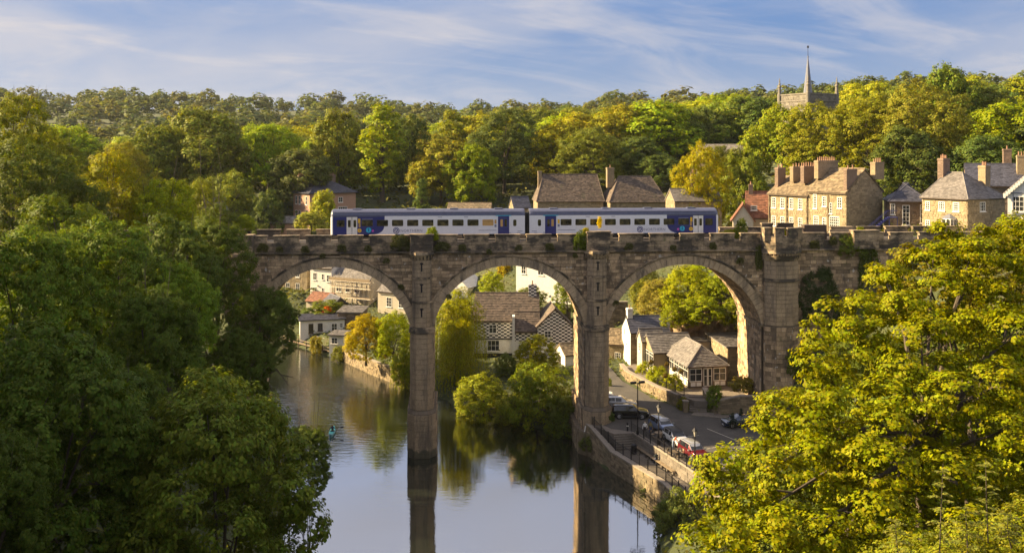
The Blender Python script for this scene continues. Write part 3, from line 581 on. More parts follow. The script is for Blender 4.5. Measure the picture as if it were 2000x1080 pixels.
def carriage(x0, flip):
    # flip: cab at the right-hand end
    sec = [(0.0, Zb), (0.0, Zs-0.5), (0.015, Zs-0.05), (0.10, Zs+0.2), (0.30, Zs+0.45), (0.65, Zr-0.09), (1.05, Zr-0.01), (W/2, Zr)]
    full = sec + [(W-y, z) for y, z in sec[-2::-1]]; mb = MB(); n = len(full)
    e = 0.22
    sts = [(0.0, 0.16), (0.10, 0.05), (e, 0.0), (CL-e, 0.0), (CL-0.10, 0.05), (CL, 0.16)] if True else []
    cabx = (lambda s: s)
    for s, ins in sts:
        cabend = (s > CL/2) == flip
        k = ins * (1.6 if cabend else 0.3)
        mb.v += [(x0+s, W/2 + (y-W/2)*(1-k/ (W/2)*0.8), Zb + (z-Zb)*(1-k*0.28)) for y, z in full]
    for i in range(len(sts)-1):
        for j in range(n-1):
            zmid = (full[j][1]+full[j+1][1])/2; mb.f.append((i*n+j, (i+1)*n+j, (i+1)*n+j+1, i*n+j+1)); mb.mi.append(1 if zmid > Zs-0.15 else 0)
        mb.f.append((i*n+n-1, (i+1)*n+n-1, (i+1)*n, i*n)); mb.mi.append(2)
    mb.f += [tuple(range(n))[::-1], tuple(range((len(sts)-1)*n, len(sts)*n))]; mb.mi += [3 if not flip else 2, 3 if flip else 2]
    car = mb.build('carriage', [M_TWHITE, M_TROOF, M_UNDER, M_YEL], tr)
    X = lambda s: x0 + (CL - s if flip else s)            # s measured from the cab end
    def rect(name, s0, s1, z0, z1, mat, proud=0.012, r=0.09): a, b = sorted((X(s0), X(s1))); return decal(name, rrect(a, b, Zb+z0, Zb+z1, r), mat, car, proud)
    ht = Zs - Zb                                          # side height about 2.3
    # navy cab end with a sweeping curved edge
    cur = [(0.30, 0.0), (5.0, 0.0)] + [(5.0 + 1.5*math.sin(R(90*i/10))**0.9*1.0, 0.0 + 1.05*(1-math.cos(R(90*i/10)))) for i in range(1, 11)] + [(6.55, ht-0.16), (0.30, ht-0.16)]
    pts = [(X(s), Zb+z) for s, z in cur]; decal('navy_panel', pts if flip else pts[::-1], M_NAVY, car, 0.006)
    b = rect('navy_cant_rail', 0.30, 6.55, ht-0.165, ht+0.02, M_TROOF, 0.007, 0.005)
    wz0, wz1 = 1.02, 1.78
    rect('cab_window', 0.75, 1.7, 0.95, 1.78, M_TGLASS, 0.016)
    for s0 in (1.95, 15.7+4.7):
        mt = M_TRIM if s0 < 5 else M_NAVY
        if s0 < 5:
            for q in (0, 1):
                rect('door', s0+q*0.66, s0+q*0.66+0.62, 0.0, 2.14, M_TRIM, 0.02, 0.03); rect('door_glass', s0+q*0.66+0.16, s0+q*0.66+0.5, 0.9, 1.78, M_TGLASS, 0.026, 0.08)
            rect('door_seam', s0+0.615, s0+0.665, 0.0, 2.14, M_UNDER, 0.022, 0.01)
        else:
            rect('door', s0-0.02, s0+1.36, -0.02, 2.2, M_NAVY, 0.018, 0.03)
            for q in (0, 1): rect('door_glass', s0+0.28+q*0.5, s0+0.58+q*0.5, 0.9, 1.78, M_LITWIN if q == 0 else M_TGLASS, 0.024, 0.08)
    sps = [5.1, 7.25] + [9.45 + 1.80*i for i in range(6)]
    first = 3.65; step = 1.84
    for i in range(9):
        s0 = first + i*step + 0.1; lit = False
        rect('window', s0, s0+1.36, wz0, wz1, M_LITWIN if (i == 8 and not flip) else M_TGLASS, 0.016, 0.1)
        rect('window_bar', s0+0.08, s0+1.28, wz1-0.24, wz1-0.21, M_UNDER, 0.019, 0.005)
    rect('vestibule_window', CL-1.45, CL-1.05, 0.95, 1.75, M_TGLASS, 0.016, 0.14)
    rect('sign_panel', 3.32, 3.60, 1.4, 1.95, M_YEL, 0.016, 0.02); rect('sign_panel', 3.40, 3.62, 0.9, 1.36, M_LITWIN, 0.016, 0.02)
    rect('destination_strip', 3.8, 5.1, 1.82, 1.93, M_CYAN if False else M_GREYT, 0.016, 0.01)
    disc('yellow_dot', X(3.5), Zb+0.5, 0.25, M_YEL, car); disc('yellow_dot_centre', X(3.5), Zb+0.5, 0.11, M_LITWIN, car, 0.02)
    disc('cyan_dot', X(4.6), Zb+0.55, 0.32, M_CYAN, car); rect('dot_mark', 4.55, 4.65, 0.38, 0.66, M_NAVY, 0.02, 0.02); disc('dot_mark', X(4.6), Zb+0.75, 0.06, M_NAVY, car, 0.02); disc('pink_dot', X(5.12), Zb+0.46, 0.14, M_PINK, car)
    lx = x0 + (7.95 if not flip else CL-9.9); lz = Zb + 0.47
    disc('logo_roundel', lx, lz, 0.40, M_NAVY, car, 0.012); disc('logo_ring', lx, lz, 0.31, M_TWHITE, car, 0.015); disc('logo_disc', lx, lz, 0.25, M_NAVY, car, 0.018)
    decal('logo_arch', [(lx-.13,lz-.2),(lx-.13,lz+.02),(lx-.06,lz+.12),(lx,lz+.14),(lx+.06,lz+.12),(lx+.13,lz+.02),(lx+.13,lz-.2),(lx+.06,lz-.2),(lx+.06,lz),(lx,lz+.06),(lx-.06,lz),(lx-.06,lz-.2)][::-1], M_TWHITE, car, 0.021)
    def text(s, x, z, size, mat):
        cu = bpy.data.curves.new('lettering', 'FONT'); cu.body = s; cu.size = size; cu.extrude = 0.003; cu.space_character = 1.08; cu.materials.append(mat)
        q = bpy.data.objects.new('tmp', cu); COL.objects.link(q); dg = bpy.context.evaluated_depsgraph_get(); me = bpy.data.meshes.new_from_object(q.evaluated_get(dg)); bpy.data.objects.remove(q)
        o = link(bpy.data.objects.new('lettering', me), car); o.location = (x, -0.012, z); o.rotation_euler = (R(90), 0, 0); return o
    text('NORTHERN', lx+0.5, lz-0.17, 0.47, M_GREYT)
    for s_, z_, w_ in ((13.0, 2.06, .5), (16.2, 2.06, .5), (18.0, 0.42, 2.2), (CL-2.4, .3, .25), (CL-0.9, .3, .6), (CL-1.0, .12, .45), (CL-2.0, .12, .3)): rect('small_lettering', s_, s_+w_, z_, z_+0.06, M_GREYT, 0.013, 0.005)
    rect('door_strip', 20.1, 22.0, 2.2, 2.28, M_CYAN, 0.03, 0.01); rect('pictogram', 19.95, 20.2, 1.25, 1.75, M_YEL if flip else M_LITWIN, 0.016, 0.02)
    rect('pictogram', 19.95, 20.2, 0.85, 1.15, M_GREYT, 0.016, 0.02)
    # underframe, bogies
    u = MB(); u.box(x0+0.5, x0+CL-0.5, 0.15, W-.15, Zb-0.12, Zb-0.01)
    r = random.Random(5)
    for s in np.arange(5.5, CL-5.5, 1.5): u.box(x0+s, x0+s+r.uniform(.8,1.35), 0.2, W-.2, 0.35, Zb-0.1)
    u.build('underframe', M_UNDER, car)
    for s in (3.6, CL-3.6):
        bo = MB(); bo.box(x0+s-1.7, x0+s+1.7, 0.35, W-.35, 0.45, 0.72); bo.build('bogie', M_UNDER, car)
        for q in (-1.25, 1.25):
            MB().tube([(x0+s+q, 0.62, 0.42), (x0+s+q, 0.76, 0.42)], 0.42, 18).build('wheel', M_STEEL, car); MB().tube([(x0+s+q, W-.76, 0.42), (x0+s+q, W-.62, 0.42)], 0.42, 18).build('wheel', M_STEEL, car)
    ro = MB()
    for s in (2.6, 9.2, 14.5, 20.0): ro.box(x0+s, x0+s+1.0, W/2-.5, W/2+.5, Zr-0.05, Zr+0.06)
    ro.box(x0+0.4, x0+CL-.4, 0.16, 0.22, Zs+0.33, Zs+0.37); ro.build('roof_vent', M_TROOF, car)
    # cab front
    xe = X(-0.003); d = -1 if not flip else 1
    for y0, y1, z0, z1, nm, mm in ((0.35,1.0,1.2,2.1,'windscreen',M_TGLASS),(1.7,2.35,1.2,2.1,'windscreen',M_TGLASS),(1.08,1.62,0.2,2.15,'gangway_door',M_UNDER)):
        MB().box(min(xe, xe+d*0.02), max(xe, xe+d*0.02), y0, y1, Zb+z0, Zb+z1).build(nm, mm, car)
    g = X(CL); MB().box(min(g, g-d*0.26), max(g, g-d*0.26), 0.65, W-.65, Zb-.1, Zs+.2).build('gangway', M_UNDER, car)
    return car
carriage(0.0, False); carriage(CL + 0.55, True)
# ================================================================ buildings
def roof_plane(mb, A, B, C, D, ch=0.30, bl=0.34, th=0.055, r=rnd):
    A, B, C, D = map(Vector, (A, B, C, D)); nn = (B-A).cross(D-A).normalized(); L = max((D-A).length, (C-B).length); nr = max(2, int(L/ch))
    mb.prism([A - nn*0.02, B - nn*0.02, C - nn*0.02, D - nn*0.02] if (C-D).length > 0.01 else [A - nn*.02, B - nn*.02, C - nn*.02], -nn*0.14)
    for j in range(nr):
        t0, t1 = j/nr, min(1, (j+1.12)/nr); l0, r0, l1, r1 = A.lerp(D, t0), B.lerp(C, t0), A.lerp(D, t1), B.lerp(C, t1); Wd = (r0-l0).length
        if Wd < 0.1: continue
        a = -bl*r.uniform(0, 0.9)
        while a < Wd:
            w = bl*r.uniform(0.7, 1.35); s0, s1 = max(0, a)/Wd, min(Wd, a+w)/Wd; a += w
            if s1-s0 < 0.003: continue
            g = 0.006/Wd; s0 += g; s1 -= g; h = th*r.uniform(0.75, 1.4)
            p = [l0.lerp(r0, s0), l0.lerp(r0, s1), l1.lerp(r1, s1), l1.lerp(r1, s0)]; q = [p[0]+nn*h, p[1]+nn*h, p[2]+nn*0.012, p[3]+nn*0.012]
            mb.add(p[:2]+q, [(2,3,4,5),(0,1,3,2)])
def house(name, label, at, rz, w, d, h, rise, mat, rmat, roof='gable', ridge='x', over=0.28, win=(), chim=(), stones=True, cat='house', sill_mat=None, wall_name='wall', bands=(), ch=0.3, rch=0.32, base=2.0, door=(), hipl=None, hipr=None, gparapet=None):
    t = thing(name, label, cat, at, rz); r = random.Random(hash(label) % 9999 if False else len(label)*7+int(abs(at[0])*10))
    wl_ = MB(); wl_.box(0, w, 0, d, -base, h)
    if roof == 'gable':
        if ridge == 'x': wl_.prism([(0,0,h),(0,d,h),(0,d/2,h+rise)][::-1], (w,0,0))
        else: wl_.prism([(0,0,h),(w,0,h),(w/2,0,h+rise)], (0,d,0))
    wall = wl_.build(wall_name, mat, t)
    rects = [(q[0], q[1], q[2], q[3], q[4]) for q in win] + [(q[0], q[1], q[2], q[3], q[4]) for q in door]
    fm = {'f': (lambda a, b, e: (a, -e, b)), 'r': (lambda a, b, e: (w+e, a, b)), 'l': (lambda a, b, e: (-e, d-a, b)), 'b': (lambda a, b, e: (w-a, d+e, b))}
    if stones:
        smb = MB()
        for fc, L in (('f', w), ('r', d), ('l', d)):
            def keep(x0, x1, z0, z1, fc=fc): return not any(q[0] == fc and x1 > q[1]-q[3]/2-.05 and x0 < q[1]+q[3]/2+.05 and z1 > q[2]-.05 and z0 < q[2]+q[4]+.05 for q in rects)
            top = h
            masonry(smb, fm[fc], 0, L, -0.2, top, ch, ch*1.7, keep, 0.02, 0.04, r, 0.015)
            if roof == 'gable' and ((ridge == 'x') == (fc in 'lr')):
                def keepg(x0, x1, z0, z1, L=L): return all(z1-h < rise*(1-abs(x-L/2)/(L/2)) for x in (x0, x1)) and keep(x0, x1, z0, z1)
                masonry(smb, fm[fc], 0, L, top, h+rise, ch, ch*1.7, keepg, 0.02, 0.04, r, 0.015)
        smb.build('wall_stones', mat, t, kind='stuff')
    o = over; rm = MB(); sl = rise/(d/2) if ridge == 'x' else rise/(w/2); dz = -o*sl
    if roof == 'gable' and ridge == 'x':
        roof_plane(rm, (-o*.5,-o,h+dz+.1),(w+o*.5,-o,h+dz+.1),(w+o*.5,d/2,h+rise+.1),(-o*.5,d/2,h+rise+.1), rch, rch*1.1, r=r); roof_plane(rm, (w+o*.5,d+o,h+dz+.1),(-o*.5,d+o,h+dz+.1),(-o*.5,d/2,h+rise+.1),(w+o*.5,d/2,h+rise+.1), rch, rch*1.1, r=r)
        rid = [(-o*.5, d/2), (w+o*.5, d/2)]
    elif roof == 'gable':
        roof_plane(rm, (-o,d+o*.5,h+dz+.1),(-o,-o*.5,h+dz+.1),(w/2,-o*.5,h+rise+.1),(w/2,d+o*.5,h+rise+.1), rch, rch*1.1, r=r); roof_plane(rm, (w+o,-o*.5,h+dz+.1),(w+o,d+o*.5,h+dz+.1),(w/2,d+o*.5,h+rise+.1),(w/2,-o*.5,h+rise+.1), rch, rch*1.1, r=r)
        rid = [(w/2, -o*.5), (w/2, d+o*.5)]
    elif roof == 'hip':
        if ridge == 'x': hl = d*0.5 if hipl is None else hipl; hr = d*0.5 if hipr is None else hipr; P, Q = (hl, d/2), (w-hr, d/2)
        else: hl = w*0.5 if hipl is None else hipl; hr = w*0.5 if hipr is None else hipr; P, Q = (w/2, hl), (w/2, d-hr)
        a, b, c, e = (-o,-o,h), (w+o,-o,h), (w+o,d+o,h), (-o,d+o,h); P3, Q3 = (*P, h+rise), (*Q, h+rise)
        if ridge == 'x':
            roof_plane(rm, a, b, Q3, P3, rch, rch*1.1, r=r); roof_plane(rm, b, c, Q3, Q3, rch, rch*1.1, r=r); roof_plane(rm, c, e, P3, Q3, rch, rch*1.1, r=r); roof_plane(rm, e, a, P3, P3, rch, rch*1.1, r=r)
        else:
            roof_plane(rm, a, b, P3, P3, rch, rch*1.1, r=r); roof_plane(rm, b, c, Q3, P3, rch, rch*1.1, r=r); roof_plane(rm, c, e, Q3, Q3, rch, rch*1.1, r=r); roof_plane(rm, e, a, P3, Q3, rch, rch*1.1, r=r)
        rid = [P, Q]
    elif roof == 'mono':
        roof_plane(rm, (-o,-o,h),(w+o,-o,h),(w+o,d+o,h+rise),(-o,d+o,h+rise), rch, rch*1.1, r=r); rm.prism([(0,0,h-.05),(0,d,h-.05),(0,d,h+rise-.05)][::-1], (w,0,0)); rid = None
    ro = rm.build('roof', rmat, t)
    if rid: MB().tube([(rid[0][0], rid[0][1], h+rise+.1*(roof == 'gable')+.03), (rid[1][0], rid[1][1], h+rise+.1*(roof == 'gable')+.03)], 0.11, 6).build('ridge_tiles', rmat, ro)
    if roof == 'hip':
        for q, s in ((a, P3), (e, P3 if ridge == 'x' else Q3), (b, Q3 if ridge == 'x' else P3), (c, Q3)): MB().tube([Vector(q)+Vector((0,0,.04)), Vector(s)+Vector((0,0,.04))], 0.08, 5).build('hip_tiles', rmat, ro)
    gut = MB()
    if roof in ('gable', 'hip') and (ridge == 'x' or roof == 'hip'): gut.bar((-o*.4, -o-.04, h+(dz if roof == 'gable' else 0)-.03), (w+o*.4, -o-.04, h+(dz if roof == 'gable' else 0)-.03), 0.1); gut.build('gutter', M_DKTRIM, t)
    for q in win:
        fc, a, z, ww, wh = q[:5]; nxw, nzw = (q[5], q[6]) if len(q) > 6 else (2, 2); f = fm[fc]; tm = q[7] if len(q) > 7 else M_TRIM
        def bx(mb, a0, a1, z0, z1, e0, e1):
            c_ = [f(a0,z0,e0),f(a1,z0,e0),f(a1,z1,e0),f(a0,z1,e0),f(a0,z0,e1),f(a1,z0,e1),f(a1,z1,e1),f(a0,z1,e1)]; mb.add(c_, [(3,2,1,0),(4,5,6,7),(0,1,5,4),(1,2,6,5),(2,3,7,6),(3,0,4,7)])
        m1 = MB(); b_ = min(0.09, ww*0.12); x0, x1 = a-ww/2, a+ww/2
        for X0, X1, Z0, Z1 in ((x0,x0+b_,z,z+wh),(x1-b_,x1,z,z+wh),(x0+b_,x1-b_,z,z+b_),(x0+b_,x1-b_,z+wh-b_,z+wh)): bx(m1, X0, X1, Z0, Z1, 0.0, 0.055)
        for i in range(1, nxw): bx(m1, x0+ww*i/nxw-.025, x0+ww*i/nxw+.025, z+b_, z+wh-b_, 0.003, 0.045)
        for i in range(1, nzw): bx(m1, x0+b_, x1-b_, z+wh*i/nzw-.025, z+wh*i/nzw+.025, 0.004, 0.04)
        wo = m1.build('window', tm, t); g = MB(); g.quad(f(x0+.02,z+.02,.012), f(x1-.02,z+.02,.012), f(x1-.02,z+wh-.02,.012), f(x0+.02,z+wh-.02,.012)); g.build('pane', M_GLASS, wo)
        s = MB(); bx(s, x0-.08, x1+.08, z-.12, z-.003, 0.0, 0.13); s.build('sill', sill_mat or tm, wo)
    for q in door:
        fc, a, z, ww, wh, dm = q; f = fm[fc]; m1 = MB(); P = lambda a_, z_, e: f(a_, z_, e)
        m1.add([P(a-ww/2,z,.0),P(a+ww/2,z,.0),P(a+ww/2,z+wh,.0),P(a-ww/2,z+wh,.0),P(a-ww/2,z,.05),P(a+ww/2,z,.05),P(a+ww/2,z+wh,.05),P(a-ww/2,z+wh,.05)], [(4,5,6,7),(0,1,5,4),(1,2,6,5),(2,3,7,6),(3,0,4,7)]); m1.build('door', dm, t)
    for q in chim:
        cx, cy, sx, sy, z0, z1, cmat, npot = q; m1 = MB(); m1.box(cx-sx/2, cx+sx/2, cy-sy/2, cy+sy/2, z0, z1-.3); m1.box(cx-sx/2-.06, cx+sx/2+.06, cy-sy/2-.06, cy+sy/2+.06, z1-.3, z1-.18); m1.box(cx-sx/2-.02, cx+sx/2+.02, cy-sy/2-.02, cy+sy/2+.02, z1-.18, z1)
        co = m1.build('chimney', cmat, t); lx = sx > sy
        if cmat in (M_BRICK, M_TAN, M_GABLE, M_PINKBRICK) and stones:
            sm = MB()
            for sgn in (-1,):
                masonry(sm, lambda a, b, e: (a, cy-sy/2-e, b), cx-sx/2, cx+sx/2, z0, z1-.31, 0.15, 0.3, None, 0.012, 0.012, r, 0.006); masonry(sm, lambda a, b, e: (cx-sx/2-e, a, b), cy-sy/2, cy+sy/2, z0, z1-.31, 0.15, 0.3, None, 0.012, 0.012, r, 0.006)
            sm.build('chimney_bricks', cmat, co, kind='stuff')
        for i in range(npot):
            k = ((i+.5)/npot-.5)*max(sx, sy)*.92; pz = r.uniform(.45, .62); MB().lathe([(.13,0),(.125,.06),(.10,.1),(.095,pz-.08),(.125,pz-.05),(.12,pz)], (cx+(k if lx else 0), cy+(0 if lx else k), z1), 10).build('chimney_pot', M_TERRA, co)
    return t
def corner(u, v, Y, rz, w):                    # origin so that the near right-hand base corner of the front stands at photo point (u, v)
    p = px(u, v, Y); return (p.x - w*math.cos(rz), p.y - w*math.sin(rz), p.z)
def lcorner(u, v, Y): return tuple(px(u, v, Y))
a60 = R(-60)
# long stone terrace above the abutment: lower left part, taller right part
near = px(1653, 458, 140); xd = Vector((math.cos(a60), math.sin(a60), 0))
oA = near - xd*7.2
house('terrace_house', 'tall right part of tan stone terrace with big chimneys, behind viaduct tower', oA, a60, 7.2, 7.9, 6.2, 3.3, M_TAN, M_STROOF, 'gable', 'x',
      win=[('f',1.3,3.5,0.75,2.2,2,6),('f',3.1,3.9,0.8,1.5,2,4),('f',6.0,3.8,0.85,1.6,2,4),('f',1.5,0.9,1.0,1.5,3,4),('f',3.1,0.2,0.75,2.0,2,5),('f',5.0,0.2,1.9,2.3,5,6),('f',4.35,2.9,0.5,1.6,1,4)], chim=[(6.9,1.2,0.6,2.2,6.2,9.6,M_BRICK,2),(0.4,3.4,0.8,4.4,8.0,10.8,M_GABLE,9),(7.3,6.6,0.9,2.0,8,10.6,M_GABLE,4)])
oB = oA - xd*8.4 + Vector((0,0,0.0))
house('terrace_house', 'lower left part of tan stone terrace with four sash windows upstairs', oB, a60, 8.38, 7.6, 5.5, 2.6, M_TAN, M_STROOF, 'gable', 'x',
      win=[('f',1.2+i*1.85,3.2,0.85,1.65,2,4) for i in range(4)] + [('f',1.2+i*1.85,0.3,0.85,1.6,2,4) for i in range(4)], chim=[(0.6,2.0,0.7,1.7,6.2,9.6,M_BRICK,2),(3.3,3.4,0.7,3.4,7.4,9.8,M_GABLE,5),(5.9,3.0,0.7,3.4,7.2,9.9,M_BRICK,6)])
for i, (o, ss) in enumerate(((oB, (0.3, 4.05, 8.2)), (oA, (3.9,)))):
    for s in ss: tag(MB().tube([o + xd*s + Vector((-.12,-.1,-.2)).cross(Vector((0,0,1)))*0 + Vector((-.13,-.08,0)), o + xd*s + Vector((-.13,-.08,5.6))], 0.07, 8).build('drainpipe', M_DKTRIM), 'dark drainpipe %s on the tan terrace front' % {(0,.3): 'at the left end', (0,4.05): 'between the left sash windows', (0,8.2): 'where the two parts meet', (1,3.9): 'midway along the taller part'}[(i, s)], 'drainpipe', 'drainpipes on the terrace')
house('stone_house', 'tan stone corner house with grey hipped roof and white bay window', near.__class__(corner(1890, 473, 128, a60, 7.0)), a60, 7.0, 8.2, 5.7, 3.5, M_TAN, M_GRSLATE, 'hip', 'x', hipl=1.0, hipr=3.6,
      win=[('f',0.9,4.0,0.7,1.2,2,4),('f',3.1,4.0,0.95,1.25,3,4),('f',5.3,4.0,0.95,1.25,3,4),('f',0.9,1.2,0.7,1.4,2,4),('r',3.2,4.0,1.2,1.3,3,3),('f',4.3,1.0,1.7,2.0,3,2)], chim=[(0.6,3.9,0.9,1.5,7.0,11.2,M_BRICK,4),(5.0,6.6,1.1,1.1,7.2,10.2,M_GABLE,3)])
b = corner(1890, 473, 128, a60, 7.0); bo = Vector(b) + xd*4.3
bw = thing('bay_window', 'white timber bay window on the corner house front', 'bay window', bo + Vector((0,0,0.6)), a60)
bm = MB()
for x0, y0, x1, y1 in ((-1.0,0,-.65,-.75),(-.65,-.75,.65,-.75),(.65,-.75,1.0,0)):
    for z0, z1 in ((0,.35),(2.3,2.5)): bm.prism([(x0,y0,z0),(x1,y1,z0),(x1,y1,z1),(x0,y0,z1)], (0,.06,0))
    for q in (0, .5, 1): X, Y_ = x0+(x1-x0)*q, y0+(y1-y0)*q; bm.box(X-.05, X+.05, Y_-.05, Y_+.05, .35, 2.3)
bm.build('frame', M_TRIM, bw)
g = MB()
for x0, y0, x1, y1 in ((-1.0,0,-.65,-.75),(-.65,-.75,.65,-.75),(.65,-.75,1.0,0)): g.quad((x0,y0+.03,.35),(x1,y1+.03,.35),(x1,y1+.03,2.3),(x0,y0+.03,2.3))
g.build('pane', M_GLASS, bw); MB().add([(-1.1,.02,2.5),(-.7,-.85,2.5),(.7,-.85,2.5),(1.1,.02,2.5),(0,.02,3.1)], [(0,1,4),(1,2,4),(2,3,4)]).build('roof', M_LEAD, bw)
house('stone_annexe', 'dark stone annexe with leaded hipped roof between terrace and corner house', lcorner(1738, 462, 139), R(-14), 5.2, 6, 5.1, 2.6, M_DKSTONE, M_SLATE, 'hip', 'x', win=[('f',2.2,1.7,1.0,2.9,2,5),('f',4.5,2.0,0.8,2.7,2,4),('f',0.4,3.2,0.6,1.6,2,3)])
# blue iron staircase
fs = thing('iron_staircase', 'blue iron outside staircase beside the terrace gable', 'staircase', tuple(px(1697, 459, 137.5)), R(-8))
M_BLUE = flat_mat('blue_paint', (0.03, 0.035, 0.17), 0.5)
for i in range(9): MB().box(i*.3, i*.3+.3, 0, .9, .2+i*.27, .24+i*.27).build('tread', M_BLUE, fs)
for y in (0, .9):
    sb = MB(); sb.bar((0,y,.1),(2.7,y,2.5),.06,.22); sb.bar((0,y,1.1),(2.7,y,3.5),.05)
    for i in range(10): sb.bar((i*.3,y,.2+i*.265),(i*.3,y,1.1+i*.265),.025)
    sb.bar((2.7,y,3.5),(4,y,3.5),.05); sb.build('balustrade', M_BLUE, fs)
MB().box(2.7,4,0,.9,2.5,2.58).build('landing', M_BLUE, fs)
for x in (2.8, 3.9): MB().box(x, x+.08, .05, .13, -.5, 2.5).build('post', M_BLUE, fs)
# timber-gabled white house cut by the right edge
wh = house('timbered_house', 'white timber fronted house with scalloped bargeboards at right edge', lcorner(1968, 470, 118), R(-28), 6.5, 7, 6.0, 3.2, M_WHITE, M_GRSLATE, 'gable', 'y', over=0.5, stones=False, win=[('f',1.3,3.6,1.7,1.9,4,3),('f',4.6,3.6,1.7,1.9,4,3),('f',1.8,0.7,2.6,2.0,6,3),('l',4.5,.8,1.6,1.9,4,3)])
bb = MB()
for i in range(14):
    for sgn in (-1, 1):
        x = 3.25 + sgn*(0.15 + i*0.265); z = 9.15 - (i+.5)*0.265*3.2/3.25; bb.prism([(x-.14,-.34,z-.22),(x+.14,-.34,z-.22),(x+.14,-.34,z+.2),(x-.14,-.34,z+.2)], (0,.06,0)); bb.prism([(x+.14*math.cos(R(k*30)),-.33,z-.22+.16*math.sin(R(k*30))-.01) for k in range(12)], (0,.04,0))
bb.build('bargeboard', M_TRIM, wh)
tb = MB()
for x in (.6,2.2,3.25,4.3,5.9): tb.box(x-.05,x+.05,-.07,.0,3.2,6.2)
for z in (3.2,5.9): tb.box(0,6.5,-.08,-.01,z-.06,z+.06)
tb.build('timber_frame', M_LEAD, wh)
house('stone_house', 'dark roofed house behind the corner house with tall red chimney', lcorner(1890, 430, 150), R(-20), 11, 8, 5.5, 3.2, M_DKSTONE, M_SLATE, 'gable', 'x', chim=[(6.2,5,1.2,1.2,7,11.2,M_BRICK,1),(8.3,2.4,2.2,1.0,7,10.2,M_GABLE,5)])
house('tile_roofed_house', 'low house with twin gables and orange red tiled roof', lcorner(1432, 458, 156), R(-12), 3.2, 5, 2.6, 2.3, M_CREAM, M_ORTILE, 'gable', 'y', win=[('f',1.6,.6,1.3,1.4,4,2)], stones=False, over=.4)
house('tile_roofed_house', 'red tiled wing joined to the terrace, with white dormer', lcorner(1458, 458, 158), R(-12), 4.6, 6, 3.0, 3.9, M_CREAM, M_ORTILE, 'gable', 'x', stones=False, win=[('f',1.2,4.0,1.0,.8,3,2)], chim=[(0.8,3,.7,.9,5.5,8.2,M_BRICK,2)])
house('slate_cottage', 'low slate roofed cottage with brick chimney at right end of train', lcorner(1318, 440, 168), R(6), 8.5, 6, 4.3, 1.9, M_TAN, M_GRSLATE, 'gable', 'x', chim=[(4.2,3,.8,.9,5.5,9.2,M_BRICK,3)])
# inn with the great stone roofs
house('stone_inn', 'left wing of inn with mossy stone slate roof behind the train', lcorner(1050, 455, 196), R(4), 13.6, 9, 6.4, 5.5, M_TAN, M_BRROOF, 'hip', 'x', hipl=1.6, hipr=0.6, chim=[(0.9,4.5,.8,1.0,8,12.6,M_GABLE,0)])
house('stone_inn', 'right wing of inn with brown stone slate roof behind the train', lcorner(1192, 455, 194), R(8), 11.8, 9.5, 6.2, 5.2, M_TAN, M_BRROOF, 'hip', 'x', hipl=3.0, hipr=2.0, chim=[(1.2,5.0,1.5,1.1,9,13.2,M_GABLE,1)])
house('slate_cottage', 'tiny gabled slate roof left of the inn', lcorner(1004, 450, 182), R(14), 3.2, 4, 4.4, 1.8, M_TAN, M_SLATE, 'gable', 'x')
house('slate_cottage', 'long low roof just above the left carriage', lcorner(874, 445, 200), R(-3), 9, 5, 3.9, 1.1, M_BRICK, M_STROOF, 'gable', 'x', stones=False)
house('brick_villa', 'pink brick villa with slate hipped roof behind the train front', lcorner(605, 434, 235), R(40), 13.0, 8.6, 7.0, 2.7, M_PINKBRICK, M_SLATE, 'hip', 'x', over=.5,
      win=[('f',8.6,4.6,1.3,1.3,2,2),('f',9.2,2.0,2.6,1.5,4,2),('f',3.2,4.4,1.0,1.6,2,2),('l',1.6,4.2,.9,2.1,1,2),('l',3.4,4.2,.9,2.1,1,2),('l',6.9,4.2,.9,2.1,1,2),('l',1.6,.6,.9,2.1,1,2),('l',3.4,.6,.9,2.1,1,2),('l',6.9,.6,.9,2.1,1,2)], chim=[(1.2,6.6,1.9,1.0,7.5,11.4,M_BRICK,5),(9.6,6.6,2.1,1.0,7.5,11.4,M_BRICK,5)], stones=False)
house('farm_building', 'low pinkish outbuilding left of the train front', lcorner(512, 458, 224), R(8), 7.4, 5, 2.6, 1.3, M_PINKBRICK, M_GRSLATE, 'gable', 'x', stones=False, chim=[(2.1,2.5,.7,.7,3,5.0,M_BRICK,1)])
house('slate_cottage', 'small slate roofed house peeping over the left trees', lcorner(392, 440, 214), R(30), 6, 5, 3.2, 2.6, M_BRICK, M_SLATE, 'gable', 'x', stones=False, chim=[(1.2,2.5,.7,.7,4.5,7.2,M_BRICK,2)])
house('stone_house', 'long grey roof among the trees left of the church', lcorner(1358, 350, 224), R(-25), 11, 7, 5.0, 3.0, M_DKSTONE, M_GRSLATE, 'gable', 'x', stones=False)
